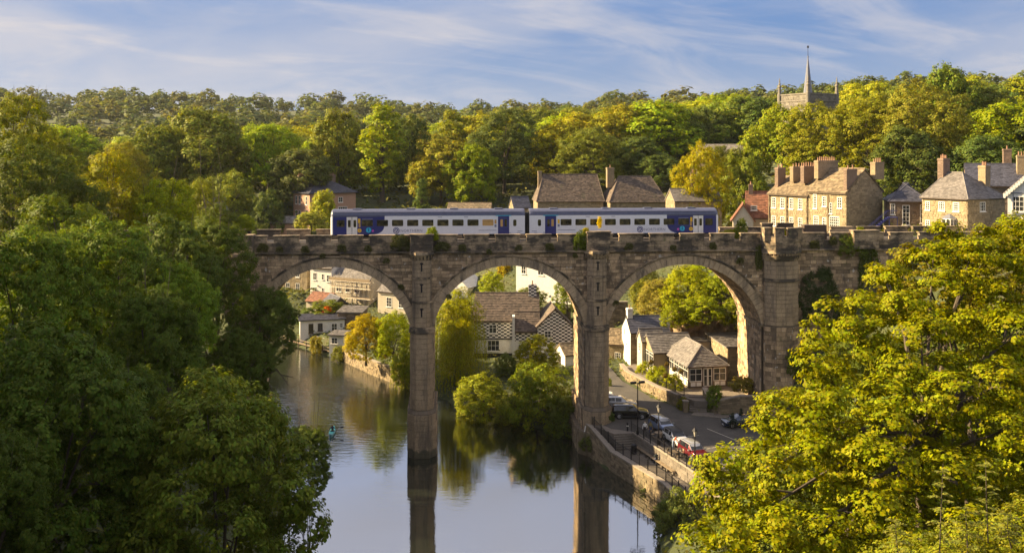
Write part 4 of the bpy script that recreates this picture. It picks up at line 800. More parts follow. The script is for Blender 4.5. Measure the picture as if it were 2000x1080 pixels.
# church tower
chp = px(1578, 300, 232); ch_ = thing('church_tower', 'square stone church tower with four pinnacles and a slim lead spirelet', 'church tower', (chp.x, chp.y, 26), R(28))
S = 4.7; ctop = EYE + (300-187)*232/FPX - 26
MB().box(-S,S,-S,S,-4,ctop).build('tower_wall', M_GREYST, ch_); q = MB()
for fmx in (lambda a, b, e: (a, -S-e, b), lambda a, b, e: (-S-e, a, b)): masonry(q, fmx, -S, S, ctop-12, ctop, .45, .9, None, .03, .05, rnd, .02)
q.build('wall_stones', M_GREYST, ch_, kind='stuff')
MB().box(-S-.2,S+.2,-S-.2,S+.2,ctop-1.6,ctop-1.3).build('string_course', M_GREYST, ch_); MB().box(-S-.18,S+.18,-S-.18,S+.18,ctop+.003,ctop+.3).build('parapet_coping', M_GREYST, ch_)
for sx in (-1, 1):
    for sy in (-1, 1): MB().lathe([(.52,-3),(.52,.3),(.4,.6),(.34,2.0),(.5,2.1),(.4,2.4),(.22,2.6),(.27,3.0),(.12,3.2),(.16,3.6),(.03,4.4)], (sx*S, sy*S, ctop), 8).build('pinnacle', M_GREYST, ch_)
MB().lathe([(1.3,0),(1.3,.5),(1.05,.6),(.10,9.2),(.22,9.4),(.1,9.6)], (0,0,ctop), 8).build('spirelet', M_LEAD, ch_); MB().lathe([(.06,0),(.05,2.0),(.25,2.1),(.25,2.4),(.02,2.7)], (0,0,ctop+9.5), 6).build('weathervane', M_IRON, ch_)
# ---------------- seen through the first arch
house('stone_house', 'tall tan stone house at the left through the first arch', lcorner(540, 606, 211), R(-24), 8.2, 6, 11.3, 2.5, M_TAN, M_GRSLATE, 'gable', 'x', win=[('f',3.0,7.6,1.0,1.7),('f',5.7,7.6,1.0,1.7),('f',5.7,4.4,1.0,1.9),('f',3.0,4.4,1.0,1.9),('f',3,1,1,1.9)], ch=.35)
house('white_house', 'tall white rendered house beside the tan house through first arch', lcorner(606, 606, 206), R(-26), 5.6, 7, 9.3, 1.7, M_WHITE, M_GRSLATE, 'gable', 'x', stones=False, win=[('f',1.2,6.6,.9,1.6),('f',1.2,3.5,.9,1.6),('f',3.3,6.8,.5,1.2,1,2),('f',3.3,3.8,.5,1.2,1,2),('f',4.8,6.4,.9,1.5)])
house('stone_house', 'stone house with grey roof wrapped in scaffolding', lcorner(650, 618, 203), R(-28), 9.6, 8, 8.2, 2.8, M_CREAM, M_GRSLATE, 'gable', 'x', win=[('f',1.6,5.4,1.4,1.5),('f',4,5.4,1.4,1.5),('f',6.4,5.4,1.4,1.5),('f',2.0,1.4,1.2,1.6),('f',6.5,1.4,1.2,1.6)], ch=.35)
scp = px(645, 618, 200.3); sc = thing('scaffolding', 'steel tube scaffolding with plank lifts on the stone house', 'scaffolding', tuple(scp), R(-28))
for i in range(9):
    for y in (0, 1.1):
        MB().tube([(i*1.25, y, 0), (i*1.25, y, 8.6 + (i*37 % 5)*.2)], .045, 6).build('pole', M_STEEL, sc)
for z in (2.1, 4.2, 6.3, 7.6):
    for y in (-.05, 1.15): MB().tube([(-.4,y,z),(10.4,y,z)], .04, 6).build('ledger', M_STEEL, sc)
    if z > 4:
        for j in range(4):
            for i in range(3): MB().box(i*3.4-.2, i*3.4+3.1, .1+j*.25, .33+j*.25, z+.05, z+.10).build('plank', M_PLANK, sc)
MB().box(-.2,10.2,-.1,-.06,7.7,8.35).build('toe_board', M_PLANK, sc)
for a_, b_ in (((1.2,-.1,0),(3.8,-.1,4.2)),((5,-.1,4.2),(7.5,-.1,0)),((3.0,-.1,0),(1.0,-.1,2.1))): MB().tube([a_, b_], .04, 6).build('brace', M_STEEL, sc)
house('cream_house', 'cream rendered house with long window beside the first pier', lcorner(738, 632, 192), R(-30), 8.5, 7, 6.6, 2.4, M_CREAM, M_GRSLATE, 'gable', 'x', stones=False, win=[('f',2.8,3.6,1.3,1.9,2,3),('f',5.8,3.6,1.3,1.9,2,3)])
house('tile_roofed_house', 'low building with orange pantile roof below the white house', lcorner(598, 604, 196), R(-26), 5.4, 4.5, 1.8, 1.4, M_CREAM, M_ORTILE, 'gable', 'x', stones=False)
house('timber_shed', 'dark timber garden shed with pale bargeboards', lcorner(648, 622, 188), R(30), 3.6, 6, 2.4, 1.5, M_DKTRIM, M_SLATE, 'gable', 'y', stones=False, cat='shed', win=[('f',1.8,.8,1.2,1.2)])
house('white_bungalow', 'long low white riverside building with dark flat roof', lcorner(586, 656, 178), R(14), 8.2, 4, 2.9, .5, M_WHITE, M_SLATE, 'mono', 'x', stones=False, cat='building', win=[('f',2.0,.4,.9,1.8,1,1,M_DKTRIM),('f',3.7,.8,.9,1.4,2,2,M_DKTRIM),('f',6.3,.6,1.1,1.5),('f',7.6,1.2,.5,.9)])
house('stone_outhouse', 'small brown stone outhouse behind the white riverside hut', lcorner(660, 640, 181), R(-8), 4.6, 4, 3.0, .6, M_DKSTONE, M_GRSLATE, 'mono', 'x', cat='outhouse')
house('white_hut', 'small white hut with flat roof by the river wall', lcorner(643, 682, 169.5), R(-12), 2.7, 2.8, 2.6, .3, M_WHITE, M_GRSLATE, 'mono', 'x', stones=False, cat='hut', win=[('f',1.0,1.0,1.2,1.1)])
# ---------------- seen through the second arch
def checker_mat():
    m, n, l, p = nodes('black_and_white_checks'); v = objco(n); s = n.new('ShaderNodeSeparateXYZ'); l.new(v, s.inputs[0])
    def mth(op, a, b=None):
        q = n.new('ShaderNodeMath'); q.operation = op
        for i, x in enumerate((a, b)):
            if x is None: continue
            if isinstance(x, (int, float)): q.inputs[i].default_value = x
            else: l.new(x, q.inputs[i])
        return q.outputs[0]
    a = mth('FLOOR', mth('DIVIDE', mth('ADD', mth('ADD', s.outputs[0], s.outputs[1]), 50.03), 0.46)); b = mth('FLOOR', mth('DIVIDE', mth('ADD', s.outputs[2], 50.02), 0.27)); k = mth('MODULO', mth('ADD', a, b), 2)
    c = mix(n, l, 'MIX', k, (0.022, 0.021, 0.022), (0.74, 0.71, 0.66)); c = mix(n, l, 'MULTIPLY', 1.0, c, ramp(n, l, noise(n, l, 1.4, 5, .6, v), [(.3, .8), (.7, 1.05)])); l.new(c, p.inputs['Base Color']); p.inputs['Roughness'].default_value = .8; return m
M_CHECK = checker_mat()
cz = px(949, 699, 152)
hm_ = house('chequered_house', 'riverside house with black and white chequered walls and long brown roof', (cz.x-1.9, cz.y, cz.z), R(0), 10.4, 8, 6.0, 3.7, M_WHITE, M_BRROOF, 'gable', 'x', stones=False, over=.2, win=[('f',3.1,1.1,1.95,1.75,3,2),('f',3.0,3.95,1.25,1.35,2,2)], chim=[(9.4,4,1.3,1.3,8.5,11.2,M_CHECK,2)])
MB().box(0,6.1,-.05,-.004,3.1,5.86).build('chequered_band', M_CHECK, hm_); MB().box(0,6.1,-.09,-.003,2.95,3.1).build('dark_course', M_IRON, hm_); MB().box(0,6.1,-.06,-.002,-2,.75).build('black_plinth', M_IRON, hm_)
for x_, z_, w_, h_, a_, b_ in ((3.0,3.95,1.25,1.35,2,2),):                       # window again, over the painted band
    m1 = MB(); m1.box(x_-.63,x_-.54,-.10,-.04,z_,z_+h_).box(x_+.54,x_+.63,-.10,-.04,z_,z_+h_).box(x_-.03,x_+.03,-.10,-.04,z_,z_+h_).box(x_-.54,x_+.54,-.10,-.04,z_,z_+.08).box(x_-.54,x_+.54,-.10,-.04,z_+h_-.08,z_+h_).box(x_-.54,x_+.54,-.095,-.04,z_+h_*.62,z_+h_*.62+.05)
    wo = m1.build('window', M_TRIM, hm_); MB().quad((x_-.55,-.062,z_),(x_+.55,-.062,z_),(x_+.55,-.062,z_+h_),(x_-.55,-.062,z_+h_)).build('pane', M_GLASS, wo)
MB().box(6.1,6.5,-1.9,0,-2,6.9).build('wing_wall', M_WHITE, hm_); MB().box(3.6,4.3,2.0,2.7,7.55,7.75).build('skylight', M_LEAD, hm_)
cw = house('chequered_wing', 'low chequered wing with brown roof right of the white wing wall', (cz.x+4.6, cz.y-1.6, cz.z), R(0), 3.9, 5, 4.6, 2.5, M_WHITE, M_BRROOF, 'gable', 'x', stones=False, over=.2, win=[('f',1.1,1.0,1.2,1.5)])
MB().box(0,3.9,-.05,-.004,3.0,4.5).build('chequered_band', M_CHECK, cw)
gw = house('chequered_gable', 'chequered gable end of the riverside house behind the golden shrub', (cz.x+8.2, cz.y-2.1, cz.z), R(4), 5.5, 7, 5.4, 2.7, M_CHECK, M_BRROOF, 'gable', 'y', stones=False, over=.25, win=[('f',1.6,3.6,1.1,1.1,2,2)], door=[('f',2.75,-1,5.4,3.6,M_WHITE)])
house('white_outhouse', 'small white outhouse with stone roof beside the chequered gable', (cz.x+12.2, cz.y-7.5, cz.z-.1), R(20), 4.2, 4, 2.2, 1.2, M_WHITE, M_STROOF, 'gable', 'x', stones=False, cat='outhouse', win=[('l',2,.6,.9,1.0,2,2,M_DKTRIM)])
house('white_house', 'white house with climbing plants at top of second arch', lcorner(1008, 583, 174), R(-32), 12.5, 7, 7.5, 2.5, M_WHITE, M_GRSLATE, 'gable', 'x', stones=False, win=[('f',1.6,4.6,1.0,1.5),('f',5.2,4.6,1.2,1.6),('f',9.4,3.2,1.2,1.6),('f',11.2,3.2,1.0,1.6),('f',4,1.2,1.2,1.5)])
house('white_house', 'white gabled house at the left top of second arch', lcorner(868, 592, 186), R(-28), 5.2, 6, 3.4, 2.2, M_WHITE, M_WHITE, 'gable', 'y', stones=False, win=[('f',3.6,1.4,.8,1.4)])
house('stone_outhouse', 'grey flat roofed outhouse with blue tinted window behind the willow', lcorner(915, 572, 190), R(-4), 4.5, 4, 2.8, .4, M_GABLE, M_GRSLATE, 'mono', 'x', stones=False, cat='outhouse', win=[('f',1.4,1.0,1.2,1.1)])
wall_run('garden_wall', 'stone terrace wall below the white house through second arch', [(-9,166),(1,164.5),(10,163)], [6.0,6.0,6.5], [9.3,9.3,9.6], side=-1, seed=8, coping=M_KERB)
# ---------------- seen through the third arch: the pub and its neighbours
P1 = house('pub', 'main pub block with white gable end, white chimney and dark slate roof', lcorner(1232, 717, 141), R(7), 9.5, 5.2, 5.1, 1.9, M_TAN, M_SLATE, 'gable', 'x', over=.2, cat='pub', chim=[(.45,2.6,.8,.95,5.5,8.3,M_WHITE,1)])
MB().prism([(-.06,5.25,-2),(-.06,5.25,5.1),(-.06,2.6,7.05),(-.06,-.05,5.1),(-.06,-.05,-2)], (.055,0,0)).build('white_gable', M_WHITE, P1); MB().box(-.3,-.06,2.0,3.2,3.0,3.15).build('door_canopy', M_TRIM, P1); MB().box(-.10,-.062,2.1,3.1,0,2.4).build('door', M_TRIM, P1); MB().tube([(-.3,2.6,4.4),(-.3,2.6,5.2)], .05, 6).build('hanging_sign_bracket', M_IRON, P1)
def timber_wall(t, f, L, z0, z1, nb, win_rows=True):
    # white infill panels between brown posts, windows above
    fr = MB()
    def bx(mb, a0, a1, b0, b1, e0, e1):
        c_ = [f(a0,b0,e0),f(a1,b0,e0),f(a1,b1,e0),f(a0,b1,e0),f(a0,b0,e1),f(a1,b0,e1),f(a1,b1,e1),f(a0,b1,e1)]; mb.add(c_, [(3,2,1,0),(4,5,6,7),(0,1,5,4),(1,2,6,5),(2,3,7,6),(3,0,4,7)])
    for i in range(nb+1): bx(fr, L*i/nb-.06, L*i/nb+.06, z0, z1, .0, .07)
    zc = z0 + (z1-z0)*.36
    for z in (z0+.06, zc, z1-.06): bx(fr, 0, L, z-.05, z+.05, .0, .06)
    fr.build('timber_frame', M_DKTRIM, t)
    for i in range(nb):
        for j in range(3): q = MB(); s = L/nb; bx(q, s*i+.1+j*(s-.2)/3+.02, s*i+.1+(j+1)*(s-.2)/3-.02, z0+.13, zc-.07, .0, .05); q.build('white_panel', M_TRIM, t)
        q = MB(); x0, x1 = L*i/nb+.1, L*(i+1)/nb-.1
        for a0, a1, b0, b1 in ((x0,x0+.07,zc+.06,z1-.13),(x1-.07,x1,zc+.06,z1-.13),(x0+.07,x1-.07,zc+.06,zc+.13),(x0+.07,x1-.07,z1-.2,z1-.13),(x0+.07,x1-.07,z1-.62,z1-.57),((x0+x1)/2-.025,(x0+x1)/2+.025,zc+.13,z1-.2)): bx(q, a0, a1, b0, b1, .003, .05)
        wo = q.build('window', M_TRIM, t); g = MB(); g.quad(f(x0+.02,zc+.08,.015),f(x1-.02,zc+.08,.015),f(x1-.02,z1-.15,.015),f(x0+.02,z1-.15,.015)); g.build('pane', M_GLASS, wo)
P3 = house('pub_dining_room', 'half timbered pub dining room with hipped grey roof and glazed front', lcorner(1345, 757, 126), R(10.5), 5.3, 9, 2.75, 2.3, M_TAN, M_GRSLATE, 'hip', 'y', stones=False, over=.35, cat='pub wing', hipl=2.2, hipr=1.0)
timber_wall(P3, lambda a, b, e: (-e-.01, 9-a, b), 9, 0, 2.7, 5)
fr = MB()
for x in (0,1.95,3.35,5.3): fr.box(x-.08,x+.08,-.09,-.01,0,2.7)
for z in (.05,2.62): fr.box(0,5.3,-.08,-.01,z-.05,z+.06)
fr.build('timber_frame', M_DKTRIM, P3)
for x0, x1, z0, z1, nn_ in ((.1,1.85,.75,2.5,2),(3.45,5.2,.75,2.5,2),(2.05,2.62,.08,2.5,1),(2.68,3.25,.08,2.5,1)):
    q = MB(); q.box(x0,x0+.08,-.07,-.012,z0,z1).box(x1-.08,x1,-.07,-.012,z0,z1).box(x0+.08,x1-.08,-.07,-.012,z0,z0+.1).box(x0+.08,x1-.08,-.07,-.012,z1-.1,z1)
    if nn_ == 2: q.box((x0+x1)/2-.03,(x0+x1)/2+.03,-.06,-.012,z0+.1,z1-.1)
    q.box(x0+.08,x1-.08,-.055,-.012,z0+(z1-z0)*.55,z0+(z1-z0)*.55+.05); wo = q.build('window' if nn_ == 2 else 'glazed_door', M_TRIM, P3); MB().quad((x0+.02,-.03,z0+.02),(x1-.02,-.03,z0+.02),(x1-.02,-.03,z1-.02),(x0+.02,-.03,z1-.02)).build('pane', M_GLASS, wo)
for x in (.3,1.1,3.65,4.45): MB().box(x,x+.65,-.05,-.012,.15,.65).build('white_panel', M_TRIM, P3)
P2 = house('pub_wing', 'middle pub wing with small gable, timber windows and hanging baskets', lcorner(1277, 738, 133.6), R(10), 6, 6, 3.6, 1.9, M_TAN, M_GRSLATE, 'gable', 'x', stones=False, cat='pub wing', over=.3)
timber_wall(P2, lambda a, b, e: (-e-.01, 6-a, b), 6, 0, 3.5, 3)
house('dormer_gable', 'little half timbered gable in front of the slate roofed pub', lcorner(1254, 700, 137), R(8), 3.2, 2.6, 2.6, 1.3, M_CREAM, M_GRSLATE, 'gable', 'x', stones=False, cat='gable', win=[('l',1.3,.8,.8,1.3,2,3)])
house('stone_outhouse', 'tan flat roofed building right of the pub dining room', lcorner(1421, 757, 130), R(6), 4.6, 9, 5.6, .2, M_TAN, M_GRSLATE, 'mono', 'x', cat='building')
house('white_flat_building', 'pale flat roof edge running behind the pub dining room', lcorner(1345, 730, 137), R(8), 8, 5, 4.6, .1, M_CREAM, M_GRSLATE, 'mono', 'x', stones=False, cat='building')
house('stone_cottage', 'small stone cottage with sunlit roof left of the pub gable', lcorner(1185, 716, 146), R(-18), 2.6, 5, 3.6, 1.7, M_TAN, M_STROOF, 'gable', 'x', win=[('f',1.7,.5,.9,1.8,3,4)])
house('white_house', 'white house above the road at top left of third arch', lcorner(1205, 585, 174), R(-30), 9, 6, 3.2, 1.8, M_WHITE, M_GRSLATE, 'gable', 'x', stones=False, win=[('f',1.5,.8,1.0,1.4),('f',5.5,.8,1.0,1.4)])
wall_run('garden_wall', 'tall stone terrace wall left of the pub chimney', [(10.5,157.5),(19,156.5)], [5.5,6], [11.4,11.6], side=-1, seed=9, coping=M_KERB)
# terrace walls in front of the pub, with the flight of steps between
ter_ = tri_sheet('pub_terrace', [(22.9,119.9),(32,118.3),(33,137),(25,141),(18.6,141.5),(16.3,139),(19.1,126.1),(22.0,121.5)], lambda y: 4.95 + 0*y, M_PAVE, thick=.8); tag(ter_, kind='structure')
wall_run('pub_wall', 'sunlit stone wall along the lane below the pub hedge', [(15.7,138.6),(16.0,134.0),(18.9,125.6),(21.2,121.9)], [3.9,3.9,3.5,3.4], [5.4,5.4,5.3,5.1], side=-1, seed=12, coping=M_KERB, ch=.28)
wall_run('terrace_wall', 'curved stone wall with ivy right of the pub steps', [(24.5,122.5),(24.6,119.6),(25.6,118.4),(28.2,117.8),(33,117.3)], [3.3]*5, [5.9,5.2,5.3,6.0,6.0], side=-1, seed=13, coping=M_KERB, ch=.26)
stairs('stone_steps', 'stone steps climbing from the road to the pub terrace', (22.2,119.3), (24.3,118.9), (.35,2.7), 3.72, 4.95, 7, M_PAVE)
gp = thing('gate_pillar', 'square stone pillar at the foot of the pub steps', 'pillar', (21.75,119.6,3.6)); MB().box(-.3,.3,-.3,.3,0,1.35).build('shaft', M_RUBBLE, gp, bevel=.03); MB().box(-.36,.36,-.36,.36,1.353,1.5).build('cap', M_KERB, gp, bevel=.02)
# riverside boardwalk and walls on the far bank
wall_run('river_wall', 'long sunlit stone river wall below the golden trees', [(-17.2,147.6),(-24,157),(-29.6,166.0)], [-1]*3, [2.3,2.2,2.0], side=1, seed=15, coping=M_KERB, ch=.3)
bw_ = thing('boardwalk', 'timber landing stage along the far bank at left', 'jetty', (-30.4,168,0), R(0))
d1 = Vector((-14.2,14.6,0)); dl = d1.length; d1.normalize(); n1 = Vector((-d1.y, d1.x, 0))
for i in range(40): q = d1*(i*dl/40); MB().prism([q + Vector((0,0,.75)), q + d1*(dl/40*.93) + Vector((0,0,.75)), q + d1*(dl/40*.93) - n1*2.2 + Vector((0,0,.75)), q - n1*2.2 + Vector((0,0,.75))][::-1], (0,0,-.12)).build('board', M_PLANK, bw_)
for i in range(8): q = d1*(i*dl/7.5) + n1*-.08; MB().tube([q + Vector((0,0,-2)), q + Vector((0,0,1.5))], .12, 7).build('pile', M_DKTRIM, bw_)
MB().bar(Vector((0,0,1.35))+d1*.2, d1*(dl*.95)+Vector((0,0,1.35)), .09).build('handrail', M_PLANK, bw_)
wall_run('garden_wall', 'low stone wall behind the timber landing stage', [(-28.6,169.2),(-36,177.2),(-43.5,185)], [.2]*3, [2.0,1.9,1.8], side=1, seed=16, coping=M_KERB, ch=.3)
# ================================================================ trees
def leaf_cards(pos, nrm, size, rg, aspect=0.62, droop=0.25):
    n = len(pos); nrm = nrm / (np.linalg.norm(nrm, axis=1, keepdims=True) + 1e-9)
    t = rg.normal(size=(n, 3)); t[:, 2] -= droop; t -= nrm * (t*nrm).sum(1, keepdims=True); t /= np.linalg.norm(t, axis=1, keepdims=True) + 1e-9
    b = np.cross(nrm, t); s = size * rg.uniform(0.45, 1.4, (n, 1))
    v = np.empty((n, 4, 3)); v[:, 0] = pos - t*s*0.5; v[:, 1] = pos + b*s*0.5*aspect + nrm*s*0.10 - t*s*0.05; v[:, 2] = pos + t*s*0.55; v[:, 3] = pos - b*s*0.5*aspect + nrm*s*0.10 - t*s*0.05
    return v.reshape(-1, 3), np.arange(n*4).reshape(n, 4)
def crown(lobes, rc, per, size, seed, centre=None, flat=0.65, up=0.5, dens=1.0, scat=1.0, aspect=0.62):
    rg = np.random.default_rng(seed); L = np.array(lobes, float); c0 = L[:, :3].mean(0) if centre is None else np.array(centre, float); PP = []; NN = []
    for x, y, z, r in L:
        k = max(5, int(dens * 5.2 * (r/rc)**2 * 0.42)); o = np.array((x, y, z)) - c0; o = o / (np.linalg.norm(o) + 1e-6)
        d = rg.normal(size=(k*3, 3)); d /= np.linalg.norm(d, axis=1, keepdims=True); d = d[(d @ o > -0.25) | (d[:, 2] > 0.35)][:k]
        cc = np.array((x, y, z)) + d * r * rg.uniform(0.62, 1.02, (len(d), 1)) * np.array((1, 1, 0.85))
        m = per; off = rg.normal(size=(len(d), m, 3)); off /= np.linalg.norm(off, axis=2, keepdims=True); off *= rg.uniform(0.25, 1.0, (len(d), m, 1))**0.6
        rr = rc * rg.uniform(0.6, 1.35, (len(d), 1, 1)) * scat
        P = cc[:, None] + off * rr * np.array((1, 1, flat)); N = 0.95*d[:, None] + 0.45*off + np.array((0, 0, up)) + rg.normal(size=off.shape) * 0.28
        PP.append(P.reshape(-1, 3)); NN.append(N.reshape(-1, 3))
    return leaf_cards(np.concatenate(PP), np.concatenate(NN), size, rg, aspect)
def dome_lobes(rg, n, rx, rz, zc, lr, squash_low=0.75, shape='round'):
    out = []
    for i in range(n):
        t = (i + 0.5) / n; z = 1 - 1.88*t; a = i * 2.39996 + rg.uniform(-0.4, 0.4); q = math.sqrt(max(0.0, 1 - (z*z if z > 0 else 0.4*z*z))) if shape == 'round' else (0.25 + 0.75*(1 - abs(z)**2.2)) * (0.75 if shape == 'column' else 1)
        if shape == 'cone': q = (1 - (z+0.75)/1.75) * 0.95 + 0.05
        k = rg.uniform(0.62, 0.95); out.append((rx*q*k*math.cos(a), rx*q*k*math.sin(a), zc + rz*z*rg.uniform(0.75, 0.98), lr*rg.uniform(0.75, 1.25)))
    out += [(rg.uniform(-.3, .3)*rx, rg.uniform(-.3, .3)*rx, zc + rz*rg.uniform(-.3, .5), lr*1.2) for _ in range(3)]
    return out
def limbs(lobes, base, fork, r0, seed, nmax=14):
    mb = MB(); r = random.Random(seed); base = Vector(base); fork = Vector(fork); top = max(l[2] for l in lobes)
    mid = base.lerp(fork, 0.5) + Vector((r.uniform(-.3,.3), r.uniform(-.3,.3), 0)) * r0*1.5
    mb.tube([base - Vector((0,0,r0)), base + Vector((0,0,r0*0.8)), mid, fork], [r0*1.5, r0*1.05, r0*0.88, r0*0.75], 9)
    for l in sorted(lobes, key=lambda q: -q[3])[:nmax]:
        e = Vector(l[:3]); s = base.lerp(fork, r.uniform(0.55, 1.0)); m = s.lerp(e, 0.5) + Vector((0, 0, 0.12*(e-s).length)); rr = r0*r.uniform(0.28, 0.45)
        mb.tube([s, m, e], [rr, rr*0.7, rr*0.22], 6)
        for _ in range(2):
            q = e + Vector((r.uniform(-1,1), r.uniform(-1,1), r.uniform(-.3,.9))) * l[3]*0.8; mb.tube([m.lerp(e, r.uniform(.2,.9)), q], [rr*0.4, rr*0.1], 5)
    return mb
PROTO = {}
def proto(key, n, rx, rz, zc, lr, rc, per, size, shape='round', seed=0, dens=1.0, **kw):
    rg0 = random.Random(seed); L = dome_lobes(rg0, n, rx, rz, zc, lr, shape=shape); v, f = crown(L, rc, per, size, seed, (0, 0, zc-0.1), dens=dens, **kw)
    a = np_mesh('crown', v, f, M_LEAF); t = limbs(L, (0,0,0), (0,0,zc-rz*0.35), 0.022, seed).build('trunk', M_BARK); PROTO[key] = (t.data, a.data)
    bpy.data.objects.remove(a); bpy.data.objects.remove(t)
for i in range(6): proto('round%d' % i, 30, 0.40 + 0.02*(i % 3), 0.43, 0.51, 0.15, 0.055, 30, 0.029, seed=20+i, dens=1.5)
for i in range(3): proto('wide%d' % i, 34, 0.49, 0.42, 0.52, 0.145, 0.052, 28, 0.027, seed=40+i, dens=1.5)
for i in range(2): proto('column%d' % i, 26, 0.17, 0.46, 0.53, 0.095, 0.042, 22, 0.024, 'column', seed=50+i, dens=1.2)
proto('cone0', 26, 0.20, 0.46, 0.53, 0.075, 0.035, 22, 0.022, 'cone', seed=60, dens=1.2)
for i in range(3): proto('bush%d' % i, 15, 0.52, 0.46, 0.46, 0.24, 0.09, 26, 0.055, seed=70+i, dens=1.1)
for i in range(3): proto('fine%d' % i, 34, 0.41, 0.43, 0.52, 0.135, 0.036, 30, 0.0172, seed=80+i, dens=1.25)
for i in range(2): proto('finebush%d' % i, 20, 0.50, 0.46, 0.46, 0.21, 0.065, 34, 0.034, seed=90+i, dens=1.0)
def plant(key, name, label, cat, loc, h, w=None, tint=(0.08, 0.1, 0.02), group=None, rz=None, trunk=True):
    td, cdx = PROTO[key]; bb = max(abs(c) for v in (cdx.vertices[0].co,) for c in v)
    t = thing(name, label, cat, loc, rnd.uniform(0, 6.28) if rz is None else rz, group)
    base_w = {'r': 1.0, 'w': 1.15, 'c': 0.50, 'b': 1.3, 'f': 1.0}[key[0]]
    if key.startswith('finebush'): base_w = 1.25
    s = (w or h*base_w) / base_w; t.scale = (s, s, h)
    if trunk: link(bpy.data.objects.new('trunk', td), t)
    c = link(bpy.data.objects.new('crown', cdx), t); c.color = (*[x*1.3 for x in tint], 1); return t
G_OLIVE, G_GOLD, G_DARK, G_BRIGHT, G_RUST, G_SHADE = (0.088,0.104,0.018), (0.122,0.13,0.016), (0.052,0.07,0.018), (0.115,0.145,0.016), (0.115,0.098,0.02), (0.048,0.072,0.02)
def vary(c, r=rnd, k=0.18): f = r.uniform(1-k, 1+k); return tuple(min(1, x*f*r.uniform(0.93, 1.07)) for x in c)
def tree_px(key, label, u, vt, wpx, Y, tint, name='tree', group=None, cat='tree', sink=0.0, gz=None, vb=None):
    X = gx(u, Y); top = px(u, vt, Y).z; g = (tz(X, Y) if gz is None else gz) - sink
    if vb is not None: g = px(u, vb, Y).z
    return plant(key, name, label, cat, (X, Y, g), max(1.0, top-g), wpx*Y/FPX, tint, group)
# --- trees that can be told apart on the wooded hill
W1 = 'trees of the wooded hill behind the viaduct'
for key, label, u, vt, w, Y, t in [
 ('round0','broad olive tree at the left behind the shaded bank, golden crown top',400,215,200,255,G_OLIVE), ('round1','bushy green tree left of the big olive tree',300,242,130,250,G_OLIVE),
 ('wide0','wide golden tree just right of the big olive tree',525,232,150,265,G_BRIGHT), ('round2','dark round tree directly left of the brick villa',592,288,135,245,G_DARK),
 ('round3','olive brown round tree behind the brick villa',662,212,125,268,G_OLIVE), ('column0','tall bright columnar tree right of the brick villa',747,198,118,258,G_BRIGHT),
 ('cone0','small dark conifer above the roof of the left carriage',824,348,58,222,G_DARK), ('round4','pale golden tree rising above the small dark conifer',862,262,140,252,G_GOLD),
 ('wide1','yellow green tree between two darker crowns behind the train',920,280,120,246,G_BRIGHT), ('fine0','large dark rounded tree behind the carriage joint',985,213,175,262,G_DARK),
 ('round5','golden leaning tree behind the stone roofed inn',1085,236,130,262,G_GOLD), ('fine1','big full olive tree above the stone roofed inn',1158,246,150,248,G_OLIVE),
 ('round0','dark green tree right behind the inn chimney',1245,268,115,255,G_DARK), ('round2','low dark tree right of the inn roof',1290,302,100,240,G_DARK),
 ('fine2','bright yellow green tree over the right end of the train',1372,278,125,172,(0.17,0.17,0.015)), ('round3','dense green tree between the bright tree and the long terrace',1452,288,105,182,G_OLIVE),
 ('wide2','broad golden tree below the church tower',1530,202,190,215,G_GOLD), ('fine0','golden brown tree right under the church pinnacles',1600,204,170,205,G_GOLD),
 ('fine1','large amber tree above the terrace chimneys',1700,184,190,196,(0.110,0.117,0.017)), ('fine2','tall amber tree, highest crown on the right hill',1800,158,230,190,(0.102,0.114,0.017)),
 ('round1','loose pale crown topping the right hill skyline',1852,124,130,230,G_OLIVE), ('wide0','olive tree at the right skyline beside the tall amber tree',1915,160,170,235,G_OLIVE),
 ('round4','bright green tree at the right edge above the chimney',1975,196,170,200,G_BRIGHT), ('round5','dark green tree at the far right edge of the hill',2040,205,170,195,G_DARK),
 ('wide1','dark tree behind the corner house at right',1930,262,170,172,G_DARK), ('round0','shaded olive tree behind the terrace back wall',1770,250,150,180,G_DARK),
 ('fine1','full green tree hiding most of the long grey roof',1408,282,110,205,G_OLIVE), ('round3','small round tree at the left of the brick villa',520,370,75,225,G_DARK), ('wide2','golden green tree left of the small round tree',450,330,120,232,G_OLIVE),
 ('bush0','tall loose shrub in front of the brick villa',632,372,60,215,(0.17,0.17,0.025)), ('bush1','pale bush beside the left end of the train',608,412,70,190,(0.15,0.15,0.03)),
 ('fine1','golden tree above the small round tree on the left hill',240,275,130,235,G_GOLD), ('round5','shaggy green tree behind the columnar tree',800,225,95,275,G_DARK), ('column1','narrow golden tree left of the large dark rounded tree',885,215,70,285,G_GOLD)]:
    tree_px(key, label, u, vt, w, Y, vary(t, k=0.1), group=W1, vb=450 if key[0] == 'b' else None)
